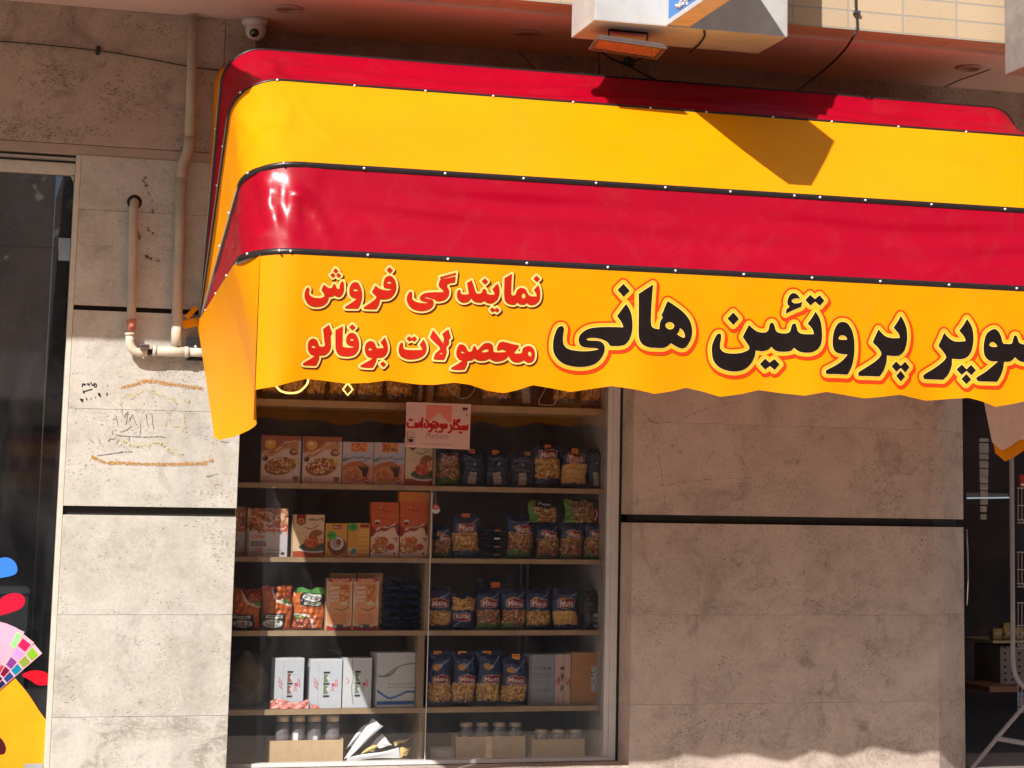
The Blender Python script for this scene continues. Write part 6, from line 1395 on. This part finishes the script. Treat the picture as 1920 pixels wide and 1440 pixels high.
# tube light inside
p0 = atY(1813, 934, 1.6); p1 = atY(1892, 933, 1.6)
o = empty('tube_light', tuple((p0+p1)/2), 'thin glowing tube light seen inside the dark entrance', 'light')
MB().tube([tuple(p0), tuple(p1)], .0045, 10).build('tube', emis('tube glow', (.6, .72, .78), .35), o)
MB().box(float(p0[0]), float(p1[0]), 1.61, 1.65, float(p0[2])+.004, float(p0[2])+.03).build('batten', plain('batten', (.2, .2, .2), .5), o)
# string of pale packets
o = empty('packet_strip', tuple(atY(1846, 900, .9)), 'hanging strip of pale snack packets inside the entrance', 'packet strip')
pk_m = plain('pale packet', (.36, .32, .28), .4, var=.25, scale=20)
for i, (a0, a1) in enumerate(((822, 828), (831, 849), (851, 861), (864, 877), (879, 892), (893, 906), (908, 919), (921, 932), (935, 946), (949, 960), (964, 974))):
    q0 = atY(1836+i*.25, a1, .9); q1 = atY(1854-i*.2-(2 if i > 8 else 0), a0, .9); MB().box(float(q0[0]), float(q1[0]), .9, .915, float(q0[2]), float(q1[2]), .004).build('packet', pk_m, o)
# shelf with yellow goods, perforated crate
q0 = atY(1862, 1206, 1.1); q1 = atY(1990, 1201, 1.1)
o = empty('counter_shelf', tuple(q0), 'dim yellow edged shelf inside the entrance', 'shelf'); MB().box(float(q0[0]), float(q1[0]), 1.1, 1.5, float(q0[2]), float(q1[2])).build('board', plain('dim board', (.40, .33, .16), .5), o)
for i, (a0, a1, y0) in enumerate(((1862, 1880, 1178), (1882, 1900, 1168), (1902, 1925, 1176))):
    r0, r1 = atY(a0, 1201, 1.15), atY(a1, y0, 1.15); t_ = empty('yellow_packet', tuple(r0), 'dim yellow packet on the entrance shelf, %s of three' % ('leftmost', 'middle', 'rightmost')[i], 'packet', 'yellow packets inside the entrance')
    m = MB(); m.box(float(r0[0]), float(r1[0]), 1.15, 1.2, float(q1[2])+.001, float(r1[2]), .008); m.build('packet', plain('ochre packet%d' % i, (.26, .19, .05), .4, var=.4, scale=30), t_); MB().box(float(r0[0])+.01, float(r1[0])-.01, 1.147, 1.1495, float(q1[2])+.03, float(q1[2])+.04).build('label', pk_m, t_)
r0, r1 = atY(1876, 1284, 1.15), atY(1950, 1211, 1.15)
o = empty('plastic_crate', tuple(r0), 'grey perforated plastic crate under the entrance shelf', 'crate')
MB().box(float(r0[0]), float(r1[0]), 1.15, 1.45, float(r0[2]), float(r1[2]), .006).build('body', plain('crate grey', (.24, .20, .19), .5), o)
m = MB()
for i in range(4):
    for j in range(8):
        x = float(r0[0])+.02+i*.042; z = float(r0[2])+.02+j*.034; m.box(x, x+.014, 1.1465, 1.1495, z, z+.011)
m.build('slots', black_m, o)
r0, r1 = atY(1856, 1298, .9), atY(1910, 1287, .9)
o = MB().box(float(r0[0]), float(r1[0]), .9, 1.3, float(r0[2]), float(r1[2])).build('wooden_plank', plain('red brown plank', (.25, .12, .07), .6)); tag(o, 'low reddish plank on the shop floor inside the entrance', 'plank')
# door edge with steel handle
r0 = atY(1812, 1095, .2)
o = empty('door_leaf', tuple(r0), 'dark glass door leaf folded behind the right pillar with a slim steel handle', 'door')
MB().box(float(r0[0])+.0, float(r0[0])+.012, .66, 1.3, FZ-.02, 2.6).build('leaf', plain('dark leaf', (.03, .022, .02), .3), o)
MB().tube([tuple(atY(1812.5, 992, .17)), tuple(atY(1814.5, 1040, .17)), tuple(atY(1815, 1085, .17)), tuple(atY(1813, 1135, .17))], .0035, 8).build('handle', steel_m, o, True)
# tubular stand with wire baskets
st = empty('wire_rack', tuple(atY(1850, 1420, .1)), 'grey tubular display rack with wire baskets at the entrance', 'rack')
gm = plain('grey painted tube', (.27, .25, .26), .45, var=.08)
SYY = .12
tp = [tuple(atY(x, y, SYY)) for x, y in spline([(1896, 840), (1897, 900), (1898, 1050), (1899, 1180), (1899, 1235), (1903, 1262), (1914, 1282), (1932, 1296), (1960, 1308)], 4)]
MB().tube(tp, .0115, 14).build('upright', gm, st, True)
MB().tube([tuple(atY(x, y, SYY-.02)) for x, y in ((1960, 1275), (1915, 1330), (1868, 1385), (1830, 1432), (1822, 1442))], .0105, 12).build('leg', gm, st, True)
MB().tube([tuple(atY(x, y, SYY-.02)) for x, y in ((1866, 1384), (1925, 1394), (1990, 1404))], .0125, 12).build('foot', gm, st, True)
wr_m = plain('rack wire', (.30, .27, .27), .4, .3)
def wires(y0, y1):
    m = MB()
    for x in (1909, 1916, 1924, 1932, 1940): m.tube([tuple(atY(x, y0, SYY+.03)), tuple(atY(x, y1-8, SYY+.03)), tuple(atY(x+3, y1, SYY+.03))], .0022, 6)
    for y in (y0, (y0+y1)/2, y1-6, y1): m.tube([tuple(atY(1907, y, SYY+.028)), tuple(atY(1990, y+2, SYY+.028))], .0028, 6)
    m.build('basket', wr_m, st)
for y0, y1 in ((915, 980), (1035, 1100), (1130, 1215), (1285, 1335)): wires(y0, y1)
o = empty('red_packet', tuple(atY(1925, 912, .2)), 'red and white packet hanging in the top basket of the rack', 'packet')
r0, r1 = atY(1913, 915, .2), atY(1950, 890, .2); MB().box(float(r0[0]), float(r1[0]), .2, .22, float(r0[2]), float(r1[2]), .008).build('packet', plain('red packet', (.35, .03, .03), .4), o); MB().box(float(r0[0])+.004, float(r1[0]), .197, .1995, float(r0[2])-.0+.012, float(r0[2])+.022).build('label', paper_m, o)
o = empty('blue_packet', tuple(atY(1918, 1315, .2)), 'small blue, white and red packet in the lowest basket of the rack', 'packet')
r0, r1 = atY(1911, 1325, .2), atY(1950, 1297, .2); MB().box(float(r0[0]), float(r1[0]), .2, .22, float(r0[2]), float(r1[2]), .006).build('packet', plain('blue packet', (.10, .22, .34), .4), o); MB().box(float(r0[0])+.02, float(r1[0]), .197, .1995, float(r0[2])+.01, float(r1[2])-.02).build('label', plain('red lab', (.5, .05, .03), .4), o)
